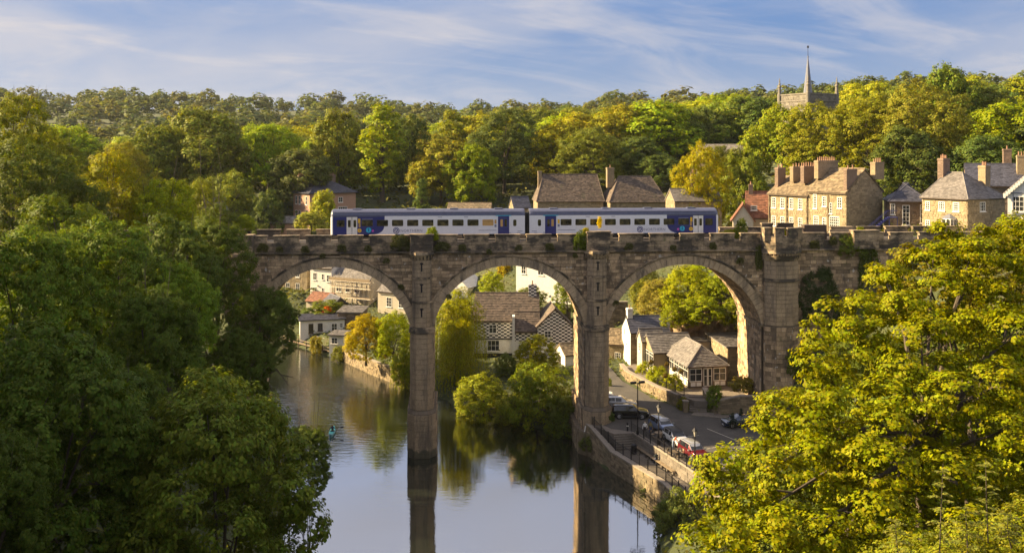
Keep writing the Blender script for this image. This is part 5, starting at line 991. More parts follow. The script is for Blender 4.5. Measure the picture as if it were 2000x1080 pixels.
# --- rows of trees up the hill
def zone(u, v):
    a = ('at the far left' if u < 250 else 'over the left wood' if u < 560 else 'over the brick villa' if u < 760 else 'over the left carriage' if u < 1030 else 'over the right carriage' if u < 1330 else 'left of the church tower' if u < 1510 else 'under the church tower' if u < 1640 else 'at the far right')
    return a
r3 = random.Random(33); cells = {}; LIST = []
for Y, sp in ((292, 11), (318, 11.5), (346, 12), (378, 12.5), (414, 13), (456, 14)):
    x = -0.56*Y
    while x < 0.56*Y:
        xx = x + r3.uniform(-3, 3); yy = Y + r3.uniform(-9, 9); x += sp*r3.uniform(0.85, 1.2); u = 1000 + FPX*xx/yy
        if Y < 330 and 1490 < u < 1640: continue
        LIST.append((u, Y, xx, yy))
LIST.sort(); TINTN = {0: 'olive', 1: 'golden', 2: 'dark green', 3: 'bright green', 4: 'russet'}
for u, Y, xx, yy in LIST:
    ti = r3.choices(range(5), (5, 3, 3, 4, 0.4))[0]; row = {292: 'lowest', 318: 'second', 346: 'third', 378: 'fourth', 414: 'fifth', 456: 'topmost'}[Y]
    k = (zone(u, 0), row, ti); cells[k] = cells.get(k, 0) + 1; nth = ['first', 'second', 'third', 'fourth', 'fifth', 'sixth', 'seventh', 'eighth', 'ninth'][cells[k]-1]
    key = r3.choice(('round0','round1','round2','round3','round4','round5','wide0','wide1','wide2','column0' if r3.random() < .3 else 'round2'))
    h = r3.uniform(14, 22); plant(key, 'tree', '%s tree %s, %s such in %s hill row' % (TINTN[ti], k[0], nth, row), 'tree', (xx, yy, tz(xx, yy)-0.8), h, h*r3.uniform(1.0, 1.5)*{'c': .5}.get(key[0], 1.0), vary(tuple(x*1.2 for x in (G_OLIVE, G_GOLD, G_DARK, G_BRIGHT, G_RUST)[ti]), r3), W1, r3.uniform(0, 6.3), trunk=Y < 400)  # leaf tints raised so the rows look sunlit
# --- the far woods, one mass
def far_wood(name, label, pts, seed, leaves=260, tint=(0.07,0.088,0.028)):
    rg = np.random.default_rng(seed); V = []; F = []; off = 0
    protos = []
    for q in range(5):
        rr = random.Random(seed*9+q); L = dome_lobes(rr, 10, 0.42, 0.42, 0.52, 0.2); v, f = crown(L, 0.11, 7, 0.12, seed*7+q, (0,0,.4), dens=0.9); protos.append((v, f))
    for i, (x, y, z, h) in enumerate(pts):
        v, f = protos[i % 5]; a = rg.uniform(0, 6.28); c, s = math.cos(a), math.sin(a); w = h*rg.uniform(1.0, 1.5)
        q = np.c_[(v[:, 0]*c - v[:, 1]*s)*w + x, (v[:, 0]*s + v[:, 1]*c)*w + y, v[:, 2]*h + z]; V.append(q); F.append(f + off); off += len(v)
    o = np_mesh(name, np.concatenate(V), np.concatenate(F), M_LEAF); o.color = (*tint, 1); return tag(o, label, 'woodland', kind='stuff')
pts = []
for Y, sp in ((495,15.5),(535,16),(580,17),(630,18),(685,19),(745,20),(810,21.5),(880,22.5),(955,24),(1040,28)):
    x = -0.58*Y
    while x < 0.58*Y:
        xx = x + r3.uniform(-4, 4); yy = Y + r3.uniform(-15, 15); x += sp*r3.uniform(.85, 1.2)
        if r3.random() < 0.97: pts.append((xx, yy, tz(xx, yy)-2, r3.uniform(13, 24)))
half = [q for i, q in enumerate(pts) if (i*7) % 3]; rest = [q for i, q in enumerate(pts) if not (i*7) % 3]
far_wood('far_wood', 'distant hazy woods along the ridge on the horizon', half, 3); far_wood('far_wood', 'scattered paler trees mixed into the distant ridge woods', rest, 4, tint=(0.09,0.098,0.03))
# ================================================================ near trees, shrubs, ivy
for i in range(2): proto('hero%d' % i, 44, 0.43, 0.44, 0.52, 0.135, 0.034, 42, 0.016, seed=110+i, dens=1.25, flat=0.6, up=0.6)
PROTO['hero2'] = PROTO['hero0']
def hero(key, label, u, vt, wpx, Y, tint, group=None, gz=None):
    X = gx(u, Y); top = px(u, vt, Y).z; g = (tz(X, Y) if gz is None else gz) - 0.5; td, cdx = PROTO[key]
    h = max(4, top-g); w = wpx*Y/FPX; hc = min(h, 1.3*w); lift = h-hc                    # the crown keeps a domed shape on a longer stem
    t = thing('tree', label, 'tree', (X, Y, g), rnd.uniform(0, 6.28), group)
    k = link(bpy.data.objects.new('trunk', td), t); k.scale = (w, w, hc + lift*1.6); c = link(bpy.data.objects.new('crown', cdx), t); c.scale = (w, w, hc); c.location = (0, 0, lift); c.color = (*tint, 1); return t
WL = 'trees of the shaded left bank'
for key, label, u, vt, w, Y, t in [
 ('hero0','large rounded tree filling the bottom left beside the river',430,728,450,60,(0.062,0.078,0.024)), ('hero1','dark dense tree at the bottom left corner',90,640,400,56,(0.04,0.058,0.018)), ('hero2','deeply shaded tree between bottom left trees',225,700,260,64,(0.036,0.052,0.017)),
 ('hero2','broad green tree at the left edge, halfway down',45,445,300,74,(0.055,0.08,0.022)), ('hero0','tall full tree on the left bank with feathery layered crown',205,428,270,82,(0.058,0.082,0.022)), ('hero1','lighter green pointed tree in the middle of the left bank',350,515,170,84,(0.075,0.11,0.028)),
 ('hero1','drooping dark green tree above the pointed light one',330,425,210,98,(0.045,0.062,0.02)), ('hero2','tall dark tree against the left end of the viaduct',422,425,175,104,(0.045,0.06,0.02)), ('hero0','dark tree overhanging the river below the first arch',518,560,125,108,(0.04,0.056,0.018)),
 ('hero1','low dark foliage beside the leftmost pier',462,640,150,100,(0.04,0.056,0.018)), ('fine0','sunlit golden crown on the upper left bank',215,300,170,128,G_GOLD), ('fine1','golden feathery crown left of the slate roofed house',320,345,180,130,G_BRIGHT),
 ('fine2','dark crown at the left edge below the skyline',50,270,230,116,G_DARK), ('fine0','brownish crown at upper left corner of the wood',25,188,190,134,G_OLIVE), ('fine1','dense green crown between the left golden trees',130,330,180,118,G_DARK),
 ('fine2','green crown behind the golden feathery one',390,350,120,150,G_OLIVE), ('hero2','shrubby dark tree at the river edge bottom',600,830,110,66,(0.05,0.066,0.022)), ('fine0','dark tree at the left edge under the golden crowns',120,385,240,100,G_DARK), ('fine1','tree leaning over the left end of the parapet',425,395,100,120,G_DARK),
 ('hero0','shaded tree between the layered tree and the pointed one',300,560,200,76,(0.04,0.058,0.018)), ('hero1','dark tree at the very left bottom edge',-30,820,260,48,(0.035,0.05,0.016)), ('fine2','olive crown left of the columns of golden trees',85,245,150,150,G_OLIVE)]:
    hero(key, label, u, vt, w, Y, (t[0]*1.45, t[1]*1.4, t[2]) if Y > 114 else (t[0]*1.5, t[1]*1.55, t[2]*0.9), WL)  # farther crowns tinted brighter and yellower to suggest sunlit tops
# ridge wood farther left, out of view of the photo's frame but throwing the evening shade on the left bank
pts = []
rr_ = random.Random(8)
for i in range(75):
    x, y = rr_.uniform(-190, -52), rr_.uniform(0, 66)
    if x > -0.62*y - 8: continue
    pts.append((x, y, tz(x, y)-1, rr_.uniform(14, 21)))
far_wood('offframe_shade_wood', 'unseen wood on the left hill, added to shade the left bank', pts, 6, tint=(0.06,0.075,0.02))
# the big sunlit sycamore at the right
SIL = np.array([(1350,1130),(1335,1050),(1365,1000),(1335,930),(1345,880),(1420,850),(1490,790),(1470,765),(1530,735),(1560,690),(1545,650),(1600,575),(1650,590),(1700,530),(1730,470),(1790,470),(1840,430),(1900,450),(1960,425),(2080,400),(2080,1130)], float)
RT = []; r9 = random.Random(91); tries = 0
while len(RT) < 150 and tries < 12000:
    tries += 1; u, v = r9.uniform(1330, 2075), r9.uniform(410, 1120); r_ = r9.uniform(0.75, 1.55); Y = 54 - 16*(v-420)/680 + r9.uniform(-2.0, 4.5); rp = r_*FPX/Y
    if not in_poly(np.array([u]), np.array([v]), SIL)[0] or poly_dist(np.array([u]), np.array([v]), SIL)[0] < rp*0.72: continue
    if any(math.hypot(u-q[0], v-q[1]) < 0.5*(rp + q[3]*FPX/q[2]) and abs(q[2]-Y) < 3 for q in RT): continue
    RT.append((u, v, Y, r_))
def lobes_px(L, o): return [(*(px(u, v, Y) - o), r) for u, v, Y, r in L]
ot = Vector((gx(1800, 47), 47, tz(gx(1800, 47), 47))); LL = lobes_px(RT, ot)
rt = thing('sycamore_tree', 'huge sunlit yellow green sycamore filling the lower right', 'tree', ot)
v, f = crown(LL, 0.38, 52, 0.172, 5, (1.5, 2.5, 5), flat=0.5, up=0.62, dens=1.12, scat=1.2, aspect=0.8); c = np_mesh('crown', v, f, M_LEAF, rt); c.color = (0.135, 0.148, 0.010, 1)
limbs(LL, (0,0,0), (0.3,0.3,7), 0.38, 4, 30).build('trunk', M_BARK, rt)
rb = thing('tree', 'bushy tree behind the sycamore with russet leaf tips', 'tree', (gx(1900, 62), 62, tz(gx(1900, 62), 62)))
LB2 = [(u, v, Y, r) for u, v, Y, r in ((1880,505,62,2.2),(1800,520,62,1.8),(1960,520,64,2.8),(2040,490,64,3),(1760,590,62,2.2),(1840,590,61,2.6),(1930,580,60,2.6))]; LL = lobes_px(LB2, rb.location); v, f = crown(LL, .55, 60, .24, 9, (0,0,8), flat=.5, up=.6, dens=1.3, aspect=.75); c = np_mesh('crown', v, f, M_LEAF, rb); c.color = (0.125, 0.12, 0.016, 1); limbs(LL, (0,0,0), (0,0,7), .3, 8).build('trunk', M_BARK, rb)
def shrub_px(label, L, tint, rc=.25, per=40, size=.1, name='shrub', cat='shrub', seed=1, flat=.6, up=.5, aspect=.6, dens=1.2, group=None, stem=True):
    o = px(*L[0][:3]); gz = min(tz(o.x, o.y), o.z-.3); o.z = gz; t = thing(name, label, cat, o, 0, group); LL = lobes_px(L, o)
    v, f = crown(LL, rc, per, size, seed, None, flat=flat, up=up, dens=dens, aspect=aspect); c = np_mesh('crown', v, f, M_LEAF, t); c.color = (*tint, 1)
    if stem: limbs(LL, (0,0,0), (0,0,.5*(max(l[2] for l in LL))), .06, seed, 8).build('trunk', M_BARK, t)
    return t
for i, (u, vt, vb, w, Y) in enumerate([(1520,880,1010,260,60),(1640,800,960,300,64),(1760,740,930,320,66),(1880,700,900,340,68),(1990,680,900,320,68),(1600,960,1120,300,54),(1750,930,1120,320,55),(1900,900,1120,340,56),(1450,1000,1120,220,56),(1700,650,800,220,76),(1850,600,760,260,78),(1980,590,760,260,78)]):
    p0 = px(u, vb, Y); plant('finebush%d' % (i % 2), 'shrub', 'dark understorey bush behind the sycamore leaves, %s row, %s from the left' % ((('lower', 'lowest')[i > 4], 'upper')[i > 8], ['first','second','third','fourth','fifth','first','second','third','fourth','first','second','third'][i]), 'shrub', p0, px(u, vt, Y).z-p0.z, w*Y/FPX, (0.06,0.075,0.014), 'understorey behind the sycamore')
shrub_px('leafy thicket in the bottom right corner below the sycamore', [(1800,1090,27,1.0),(1900,1075,26,1.0),(1980,1060,26,1.1),(2030,1030,26,1.0),(1740,1110,28,.9),(1860,1120,25,1.0),(1960,1130,24,1.0),(1690,1120,29,.8)], (0.14,0.15,0.02), .22, 60, .085, seed=31, dens=1.5)
def shoot(label, u0, v0, u1, v1, Y, tint, n, ll, seed):
    r = random.Random(seed); a = px(u0, v0, Y); b = px(u1, v1, Y); t = thing('leafy_shoot', label, 'shoot', a, 0, 'tall leafy shoots in the right corner'); MB().tube([(0,0,0), (b-a)*.5 + Vector((r.uniform(-.05,.05),0,0)), b-a], [.02,.014,.005], 6).build('stem', M_BARK, t)
    rg = np.random.default_rng(seed); P = []; N = []
    for i in range(n):
        s = .15 + .85*i/n; base = (b-a)*s; ang = i*2.4
        d = Vector((math.cos(ang), math.sin(ang), .25)); L = ll*(1.1-.6*s)
        for k in range(7):
            for sd in (-1, 1): q = base + d*L*(k+1)/7 + Vector((-d.y, d.x, 0))*sd*L*.16 - Vector((0,0,1))*L*.3*((k+1)/7)**2; P.append(q); N.append(Vector((r.uniform(-.4,.4), r.uniform(-.4,.4), 1)))
    v, f = leaf_cards(np.array(P), np.array(N), ll*.30, rg, .45); c = np_mesh('leaves', v, f, M_LEAF, t); c.color = (*tint, 1)
for i, (u0, v0, u1, v1, lab) in enumerate([(1835,1085,1842,905,'pale shoot rising left of its neighbours in the right corner'),(1930,1060,1925,895,'tallest leafy shoot in the right corner'),(1890,1085,1885,985,'short shoot between the two tall ones'),(1975,1070,1968,1000,'stubby shoot nearest the right edge'),(1755,1090,1748,1010,'low shoot at the left of the corner thicket')]): shoot(lab, u0, v0, u1, v1, 24.5, (0.135,0.145,0.035), 16, .42, 40+i)
# --- middle distance trees and shrubs along the far bank
for key, label, u, vt, vb, w, Y, t in [
 ('fine1','golden yellow tree on the river wall through first arch',715,612,712,95,153,(0.19,0.165,0.013)), ('fine2','bright green tree beside the first pier',768,608,722,95,151,(0.145,0.165,0.014)), ('finebush0','green bush at the foot of the bright tree',790,680,745,55,146,(0.10,0.12,0.016)),
 ('finebush0','leafy pale shrub overhanging the water left of second pier',945,730,815,120,131,(0.118,0.138,0.02)), ('finebush1','large rounded shrub on the bank below the chequered house',1050,708,842,150,126,(0.10,0.125,0.018)), ('finebush0','golden shrub in the garden of the chequered house',1045,655,730,100,141,(0.15,0.165,0.016)),
 ('finebush1','dark shrub against the second pier',1098,770,860,70,122,(0.06,0.085,0.02)), ('finebush0','small green shrub in the chequered house garden',990,690,735,50,143,(0.07,0.09,0.02)), ('finebush1','low bank shrub between pale shrub and large rounded shrub',1000,765,835,90,128,(0.10,0.12,0.02)),
 ('finebush1','clipped green bushes by the riverside bungalow',640,585,625,85,186,(0.085,0.11,0.016)), ('finebush0','dark garden bush left of the orange shrub',612,600,640,70,186,(0.06,0.085,0.018)), ('bush1','orange leaved shrub by the garden shed',641,597,618,28,184,(0.34,0.10,0.02)),
 ('finebush0','green bush at the water by the white hut',660,675,705,34,166,(0.10,0.12,0.018)), ('bush2','small bush on the landing stage',617,657,690,30,172,(0.13,0.13,0.02)), ('fine0','green tree at left inside the first arch',545,572,640,60,190,(0.05,0.075,0.018)),
 ('finebush1','palm like bright shrub above the chequered roof',962,530,580,55,176,(0.15,0.19,0.02)), ('bush0','golden bush at top of second arch',985,515,560,40,186,(0.19,0.15,0.015)),
 ('fine2','bright ivy covered tree on the crag through third arch',1345,520,655,150,150,(0.15,0.175,0.013)), ('fine0','olive bush clump at left of the crag',1290,545,640,110,151,(0.15,0.13,0.03)), ('fine1','green ivy mass at the right of the crag',1410,530,640,110,147,(0.115,0.145,0.014)), ('finebush0','grassy golden bush above the white pub chimney',1215,575,612,70,166,(0.17,0.15,0.02)), ('bush1','shrub on the crag just above the dark slate roof',1320,600,680,70,147,(0.12,0.14,0.016)),
 ('fine2','ivy clad tree filling the top of the third arch',1385,505,600,130,156,(0.13,0.155,0.014)), ('fine0','bushy tree at the top left of the third arch',1262,520,620,80,160,(0.12,0.125,0.02)), ('fine1','garden tree right of the white house through second arch',1108,540,620,60,160,(0.10,0.115,0.018)), ('finebush1','garden shrubs between the chequered roof and the white house',1035,560,600,70,163,(0.09,0.10,0.02)), ('finebush0','left hedge bush along the pub wall',1258,706,752,46,135,(0.16,0.18,0.02)), ('finebush1','middle hedge bush along the pub wall',1284,714,766,52,129.5,(0.16,0.175,0.02)), ('finebush0','right hedge bush beside the pub railing',1312,730,778,50,126,(0.15,0.165,0.02)), ('bush2','little shrub by the stone gate pillar',1334,775,806,26,120.5,(0.11,0.12,0.02)),
 ('bush0','trailing ivy at the corner of the curved wall',1396,752,800,40,119.5,(0.085,0.115,0.02)), ('bush1','weedy shrub at the foot of the right arch jamb',1452,735,765,60,121,(0.14,0.13,0.03)), ('finebush1','soft weeping shrub on the bank at the bottom',1335,950,1100,120,90,(0.075,0.088,0.024)), ('finebush0','dark shrub under the quay wall',1300,985,1080,80,95,(0.05,0.066,0.02)), ('bush0','weeds growing on the lower quay wall',1278,935,968,60,102.2,(0.05,0.066,0.02)), ('bush2','weeds at the foot of the quay steps',1150,850,880,40,113.5,(0.07,0.085,0.02)), ('bush1','planting beside the second pier on the landing',1187,800,825,30,115.6,(0.05,0.075,0.018)),
 ('finebush1','ivy hanging over the top of the crag, middle',1375,578,632,85,139,(0.12,0.14,0.014)), ('finebush0','ivy hanging over the left end of the crag',1325,585,640,70,139.5,(0.13,0.15,0.015)), ('finebush0','ivy on the right end of the crag beside the arch',1432,582,640,60,138,(0.10,0.125,0.014)), ('cone0','slim dark conifer shrub behind the dark blue car',1447,797,836,18,113.2,(0.02,0.03,0.02)), ('cone0','shorter dark conifer shrub beside the dark blue car bonnet',1431,806,836,18,112.2,(0.02,0.03,0.02)), ('column0','clipped green shrub in a pot beside the lane',1191,738,762,12,131,(0.12,0.15,0.02))]:
    p0 = px(u, vb, Y); top = px(u, vt, Y).z; nm = 'shrub' if 'bush' in key or 'cone' in key or 'column' in key else 'tree'
    plant(key, nm, label, 'shrub' if nm == 'shrub' else 'tree', (p0.x, Y, p0.z), top-p0.z, w*Y/FPX, vary(t, k=.06), trunk='weeds' not in label and 'crag' not in label)
for i, (u, v_) in enumerate(((1272,708),(1303,712),(1318,722),(1331,726),(1300,735))):
    p0 = px(u, v_, 131-i*1.4); b = thing('hanging_basket', 'flower basket on the pub wall, %s from the lane end' % ['first','second','third','fourth','fifth'][i], 'hanging basket', p0, 0, 'hanging baskets on the pub'); MB().lathe([(.05,-.25),(.2,-.15),(.26,0)], (0,0,0), 10).build('basket', M_DKTRIM, b)
    c = link(bpy.data.objects.new('flowers', PROTO['bush0'][1]), b); c.scale = (.6,.6,.6); c.location = (0,0,-.2); c.color = (.10,.075,.02,1)
# ivy along the arch-end wall and weeds on the parapet
def on_wall(label, key, x, z, w, h, tint, y=-.35, name='ivy', cat='ivy', group=None):
    p0 = vworld(x, y, z); t = plant(key, name, label, cat, p0, h, w, tint, group, trunk=False); t.rotation_euler = (0,0,VA); s = t.scale; t.scale = (s[0], s[1]*.38, s[2]); return t
on_wall('big dark ivy mass on the wall right of the tower','fine0',37.8,13.5,6.5,8.5,(.03,.042,.014)); on_wall('dark ivy trailing down near the wall end','finebush0',44.2,18.5,3.0,7.0,(.05,.065,.015)); on_wall('ivy curtain over the parapet right of the tower','finebush1',41.8,23.2,4.2,3.0,(.065,.085,.016))
on_wall('bright ivy on the parapet corner','bush0',43.0,25.2,1.5,1.8,(.13,.15,.015)); on_wall('green ivy patch low on the tower','bush1',34.2,9.0,2.4,3.4,(.06,.075,.016),-1.7); on_wall('bushy ivy left of the second pier refuge','finebush0',8.5,24.2,2.4,2.6,(.07,.095,.016),-.5); on_wall('yellow flowered tuft on second pier refuge','bush1',8.9,26.2,1.0,.9,(.24,.22,.015),-.5)
on_wall('tall yellow plant on top of second pier refuge','column1',10.6,26.8,.9,1.6,(.40,.34,.012),-.4); on_wall('shrub growing on first pier refuge','finebush1',-13.4,24.4,2.8,2.0,(.045,.05,.018),-.4); on_wall('green tuft on top of first pier refuge','bush2',-9.6,25.6,1.8,1.6,(.13,.16,.015),-.3); on_wall('dark shrub right of first pier refuge','bush0',-8.4,24.3,2.2,1.2,(.05,.055,.018),-.4)
on_wall('ivy covered post left of the tower','finebush0',28.9,25.3,2.0,2.6,(.08,.10,.016),2.2); on_wall('moss tuft between tower merlons','bush1',33.1,26.0,.6,.8,(.15,.16,.02),-1.2); on_wall('ivy beside the tower corbels','bush2',30.2,21.8,1.2,3.0,(.05,.055,.016))
for i, (x, z, w) in enumerate([(-29.5,24.3,1.5),(-27.6,24.3,1.0),(-24.6,24.2,1.2),(-22.5,23.6,.8),(-20.3,24.3,1.3),(-17.2,24.3,1.1),(-15.0,22.9,.9),(-6.0,24.3,1.2),(-2.8,23.9,.9),(.8,24.3,1.0),(4.5,24.3,1.3),(7.6,23.4,.8),(14.2,24.3,1.2),(19.6,24.2,1.0),(24.5,24.3,1.2),(27.9,22.5,1.1),(-13.3,19.8,.9),(-7.6,18.6,.8),(12.6,17.6,.9),(37.2,24.3,1.5),(39.5,24.8,1.3)]):
    on_wall('wall weed on the viaduct, %s from the left end' % ['first','second','third','fourth','fifth','sixth','seventh','eighth','ninth','tenth','eleventh','twelfth','thirteenth','fourteenth','fifteenth','sixteenth','seventeenth','eighteenth','nineteenth','twentieth','twenty first'][sorted([-29.5,-27.6,-24.6,-22.5,-20.3,-17.2,-15.0,-6.0,-2.8,.8,4.5,7.6,14.2,19.6,24.5,27.9,-13.3,-7.6,12.6,37.2,39.5]).index(x)], 'bush%d' % (i % 3), x, z, w, w*.75, (.06,.062,.022), -.42, 'wall_weed', 'weed', 'weeds on the viaduct wall')
on_wall('tall grassy bush at the right end of the train','bush1',28.0,25.2,3.0,1.3,(.15,.16,.02),3.4,'shrub','shrub')
on_wall('round hedge above the left end of the parapet','finebush0',-33.5,26.2,3.2,2.0,(.10,.13,.018),8.5,'shrub','shrub')
# --- weeping willow by the chequered house
def willow(label, u, vt, vb, wpx, Y, tint, seed, n=620):
    rg = np.random.default_rng(seed); p0 = px(u, vb, Y); H = px(u, vt, Y).z - p0.z; Rw = wpx*Y/FPX/2; t = thing('weeping_willow', label, 'tree', p0); P = []; N = []; SZ = []
    for i in range(n):
        a = rg.uniform(0, 6.283); q = math.sqrt(rg.uniform(0.02, 1)); rx = Rw*q*(0.8+.25*math.sin(a*3+seed)); z0 = H*(0.97 - 0.34*q*q) * rg.uniform(.86, 1.0); L = z0*rg.uniform(.45, .98); m = int(L/.22)
        for k in range(m):
            s = k/m; rr2 = rx*(1+.10*math.sin(s*2)); P.append((rr2*math.cos(a)+.06*math.sin(k*1.3+i), rr2*math.sin(a), z0 - L*s)); N.append((math.cos(a)+rg.normal()*.5, math.sin(a)+rg.normal()*.5, .25+rg.normal()*.3))
    P = np.array(P); N = np.array(N); v, f = leaf_cards(P, N, .30, rg, .28, droop=2.2); L2 = [(0,0,H*.85,Rw*.6),(Rw*.4,0,H*.75,Rw*.5),(-Rw*.4,0,H*.75,Rw*.5),(0,-Rw*.4,H*.72,Rw*.5)]
    v2, f2 = crown(L2, .5, 40, .26, seed, (0,0,H*.5), aspect=.3, up=.2); c = np_mesh('crown', np.r_[v, v2], np.r_[f, f2+len(v)], M_LEAF, t); c.color = (*tint, 1); limbs(L2, (0,0,0), (0,0,H*.55), .3, seed).build('trunk', M_BARK, t)
willow('large weeping willow hanging over the river between the piers', 893, 560, 772, 124, 143, (0.20,0.215,0.022), 3, 800)
willow('small weeping willow left of the first pier', 792, 700, 775, 55, 147, (0.15,0.165,0.02), 4, 220)
# --- crag behind the pub
o5 = px(1400, 694, 139.5); ck = thing('crag', 'bare sandstone crag face behind the pub', 'rock', o5); NX, NZ = 90, 60; V = np.zeros((NZ, NX, 3))
for j in range(NZ):
    for i in range(NX):
        x = -6.5 + 13*i/(NX-1); z = -2 + 9.5*j/(NZ-1); q = Vector((x*.35, 3.1, z*.5)); led = mnoise.noise(Vector((x*.15, 1, z*1.1)))*.5
        dd = mnoise.fractal(q*1.6, 0.7, 2.2, 8)*1.1 + led*1.3 + mnoise.ridged_multi_fractal(q*2.5, 0.9, 2.1, 6, 1.0, 2.0)*.22 + abs(mnoise.noise(Vector((x*.9, 7, z*.35))))*.7; V[j, i] = (x, z*.28 - dd + .02*x*x, z)
ii = np.arange(NX*NZ).reshape(NZ, NX); np_mesh('rock_face', V.reshape(-1, 3), np.c_[ii[:-1, :-1].ravel(), ii[:-1, 1:].ravel(), ii[1:, 1:].ravel(), ii[1:, :-1].ravel()], M_ROCK, ck)
# --- low green cover over the open ground
def cover(name, label, n, region, size, tint, seed, zmax=60):
    rg = np.random.default_rng(seed); x0, x1, y0, y1 = region; x = rg.uniform(x0, x1, n); y = rg.uniform(y0, y1, n); z = terrain_z(x, y); ok = (z > 0.3) & (z < zmax) & ~in_poly(x, y, ROADP) & ~in_poly(x, y, QUAYP) & ~in_poly(x, y, TERRP)
    x, y, z = x[ok], y[ok], z[ok]; hgt = rg.uniform(0, 1, len(x))**2 * size*3; k = np.array([0.5+0.5*math.sin(a*.35+math.sin(b*.27)*2)*math.cos(b*.31) for a, b in zip(x, y)])
    v, f = leaf_cards(np.c_[x, y, z + hgt*k], np.c_[rg.normal(size=(len(x), 2))*.7, np.ones(len(x))], size, rg, .5); o = np_mesh(name, v, f, M_LEAF); o.color = (*tint, 1); tag(o, label, 'undergrowth', kind='stuff')
cover('undergrowth', 'rough grass and undergrowth on the river banks', 45000, (-60, 62, 45, 215), .55, (0.075,0.085,0.022), 5); cover('hill_undergrowth', 'undergrowth between the trees of the hill', 36000, (-190, 200, 200, 420), 1.3, (0.07,0.078,0.02), 6)
# ================================================================ railings, lamps, furniture
def fence(name, label, pts, zs, h=1.05, step=1.75):
    t = thing(name, label, 'railing', (*pts[0], 0)); o = Vector((*pts[0], 0)); bars = MB(); rails = MB()
    for i in range(len(pts)-1):
        a = Vector((*pts[i], zs[i])) - o; b = Vector((*pts[i+1], zs[i+1])) - o; L = (b-a).length; n = max(1, round(L/step)); k = max(2, int(L/.16))
        for j in range(n + (i == len(pts)-2)):
            q = a.lerp(b, j/n); m = MB(); m.box(q.x-.05,q.x+.05,q.y-.05,q.y+.05,q.z,q.z+h+.12); m.lathe([(.05,h+.12),(.075,h+.17),(.06,h+.24),(.01,h+.27)], (q.x,q.y,q.z), 8); m.build('post', M_IRON, t)
        for j in range(k): q = a.lerp(b, (j+.5)/k); bars.box(q.x-.013,q.x+.013,q.y-.013,q.y+.013,q.z+.08,q.z+h+.03)
        for z in (.12, h-.06): rails.bar(a+Vector((0,0,z)), b+Vector((0,0,z)), .035, .05)
    bars.build('bars', M_IRON, t, kind='stuff'); rails.build('rail', M_IRON, t)
fence('iron_railing', 'black iron railing along the car park edge above the bench', [(13.85,110.9),(18.0,98.4),(19.9,91.5)], [3.76]*3)
fence('iron_railing', 'black iron railing along the lower riverside walk', [(9.25,115.0),(9.75,112.9),(11.75,108.5),(15.85,98.3),(17.3,91.4)], [3.62,3.62,2.26,2.26,2.26])
def lamp(label, x, y, z, H, twin=False):
    t = thing('street_lamp', label, 'street lamp', (x, y, z), R(20), 'street lamps by the car park'); MB().lathe([(.16,0),(.16,.5),(.10,.6),(.075,1.2),(.055,H-.5),(.07,H-.45),(.05,H-.4),(.05,H-.02)], (0,0,0), 10).build('post', M_IRON, t)
    if twin:
        for s in (-1, 1): m = MB(); m.bar((0,0,H-.15),(s*.55,0,H-.05),.06); m.box(s*.55-.32,s*.55+.32,-.16,.16,H-.12,H+.12); m.build('lamp_head', M_IRON, t)
    else:
        m = MB(); m.lathe([(.12,H),(.24,H+.55),(.26,H+.57)], (0,0,0), 6); m.build('lantern_glass', M_LAMPG, t); MB().lathe([(.33,H+.57),(.30,H+.62),(.10,H+.85),(.04,H+.9),(.05,H+1.0),(.01,H+1.08)], (0,0,0), 6).build('lantern_cap', M_IRON, t)
        fr = MB()
        for k in range(6): c_, s_ = math.cos(k*R(60)), math.sin(k*R(60)); fr.bar((.13*c_,.13*s_,H-.01),(.26*c_,.26*s_,H+.57),.025)
        fr.build('lantern_frame', M_IRON, t)
M_LAMPG = flat_mat('frosted_lamp_glass', (.55,.5,.42), .3)
lamp('tall lamp post with dark twin heads by the upper railing', 14.45, 109.7, 3.6, 6.1, True); lamp('lantern lamp post beside the silver blue parked car', 16.3, 106.0, 3.6, 3.7); lamp('lantern lamp post in front of the red car', 18.9, 98.6, 3.6, 3.2); lamp('small lantern post next to the second pier', 11.15, 116.8, 3.6, 3.2)
d = Vector((18.1-14.0, 98.2-110.6, 0)).normalized(); nb = Vector((d.y, -d.x, 0)); nb = nb if nb.x < 0 else -nb
bn = thing('bench', 'long stone and timber bench against the retaining wall', 'bench', Vector((14.0,110.6,2.15)) + d*1.6 + nb*.35, math.atan2(d.y, d.x))
for i in range(7): MB().box(i*1.3, i*1.3+1.27, -.22, .22, .40, .47).build('seat_slab', M_PLANK, bn, bevel=.01)
for i in range(8): MB().box(i*1.3-.08, i*1.3+.08, -.16, .16, 0, .398).build('leg', M_PAVE, bn)
lb = thing('litter_bin', 'black litter bin at the foot of the riverside steps', 'bin', (13.75,107.6,2.15)); MB().lathe([(.26,0),(.3,.05),(.32,.85),(.34,.9)], (0,0,0), 14).build('body', M_IRON, lb); MB().lathe([(.34,.903),(.33,1.0),(.2,1.12),(.03,1.15)], (0,0,0), 14).build('lid', M_IRON, lb)
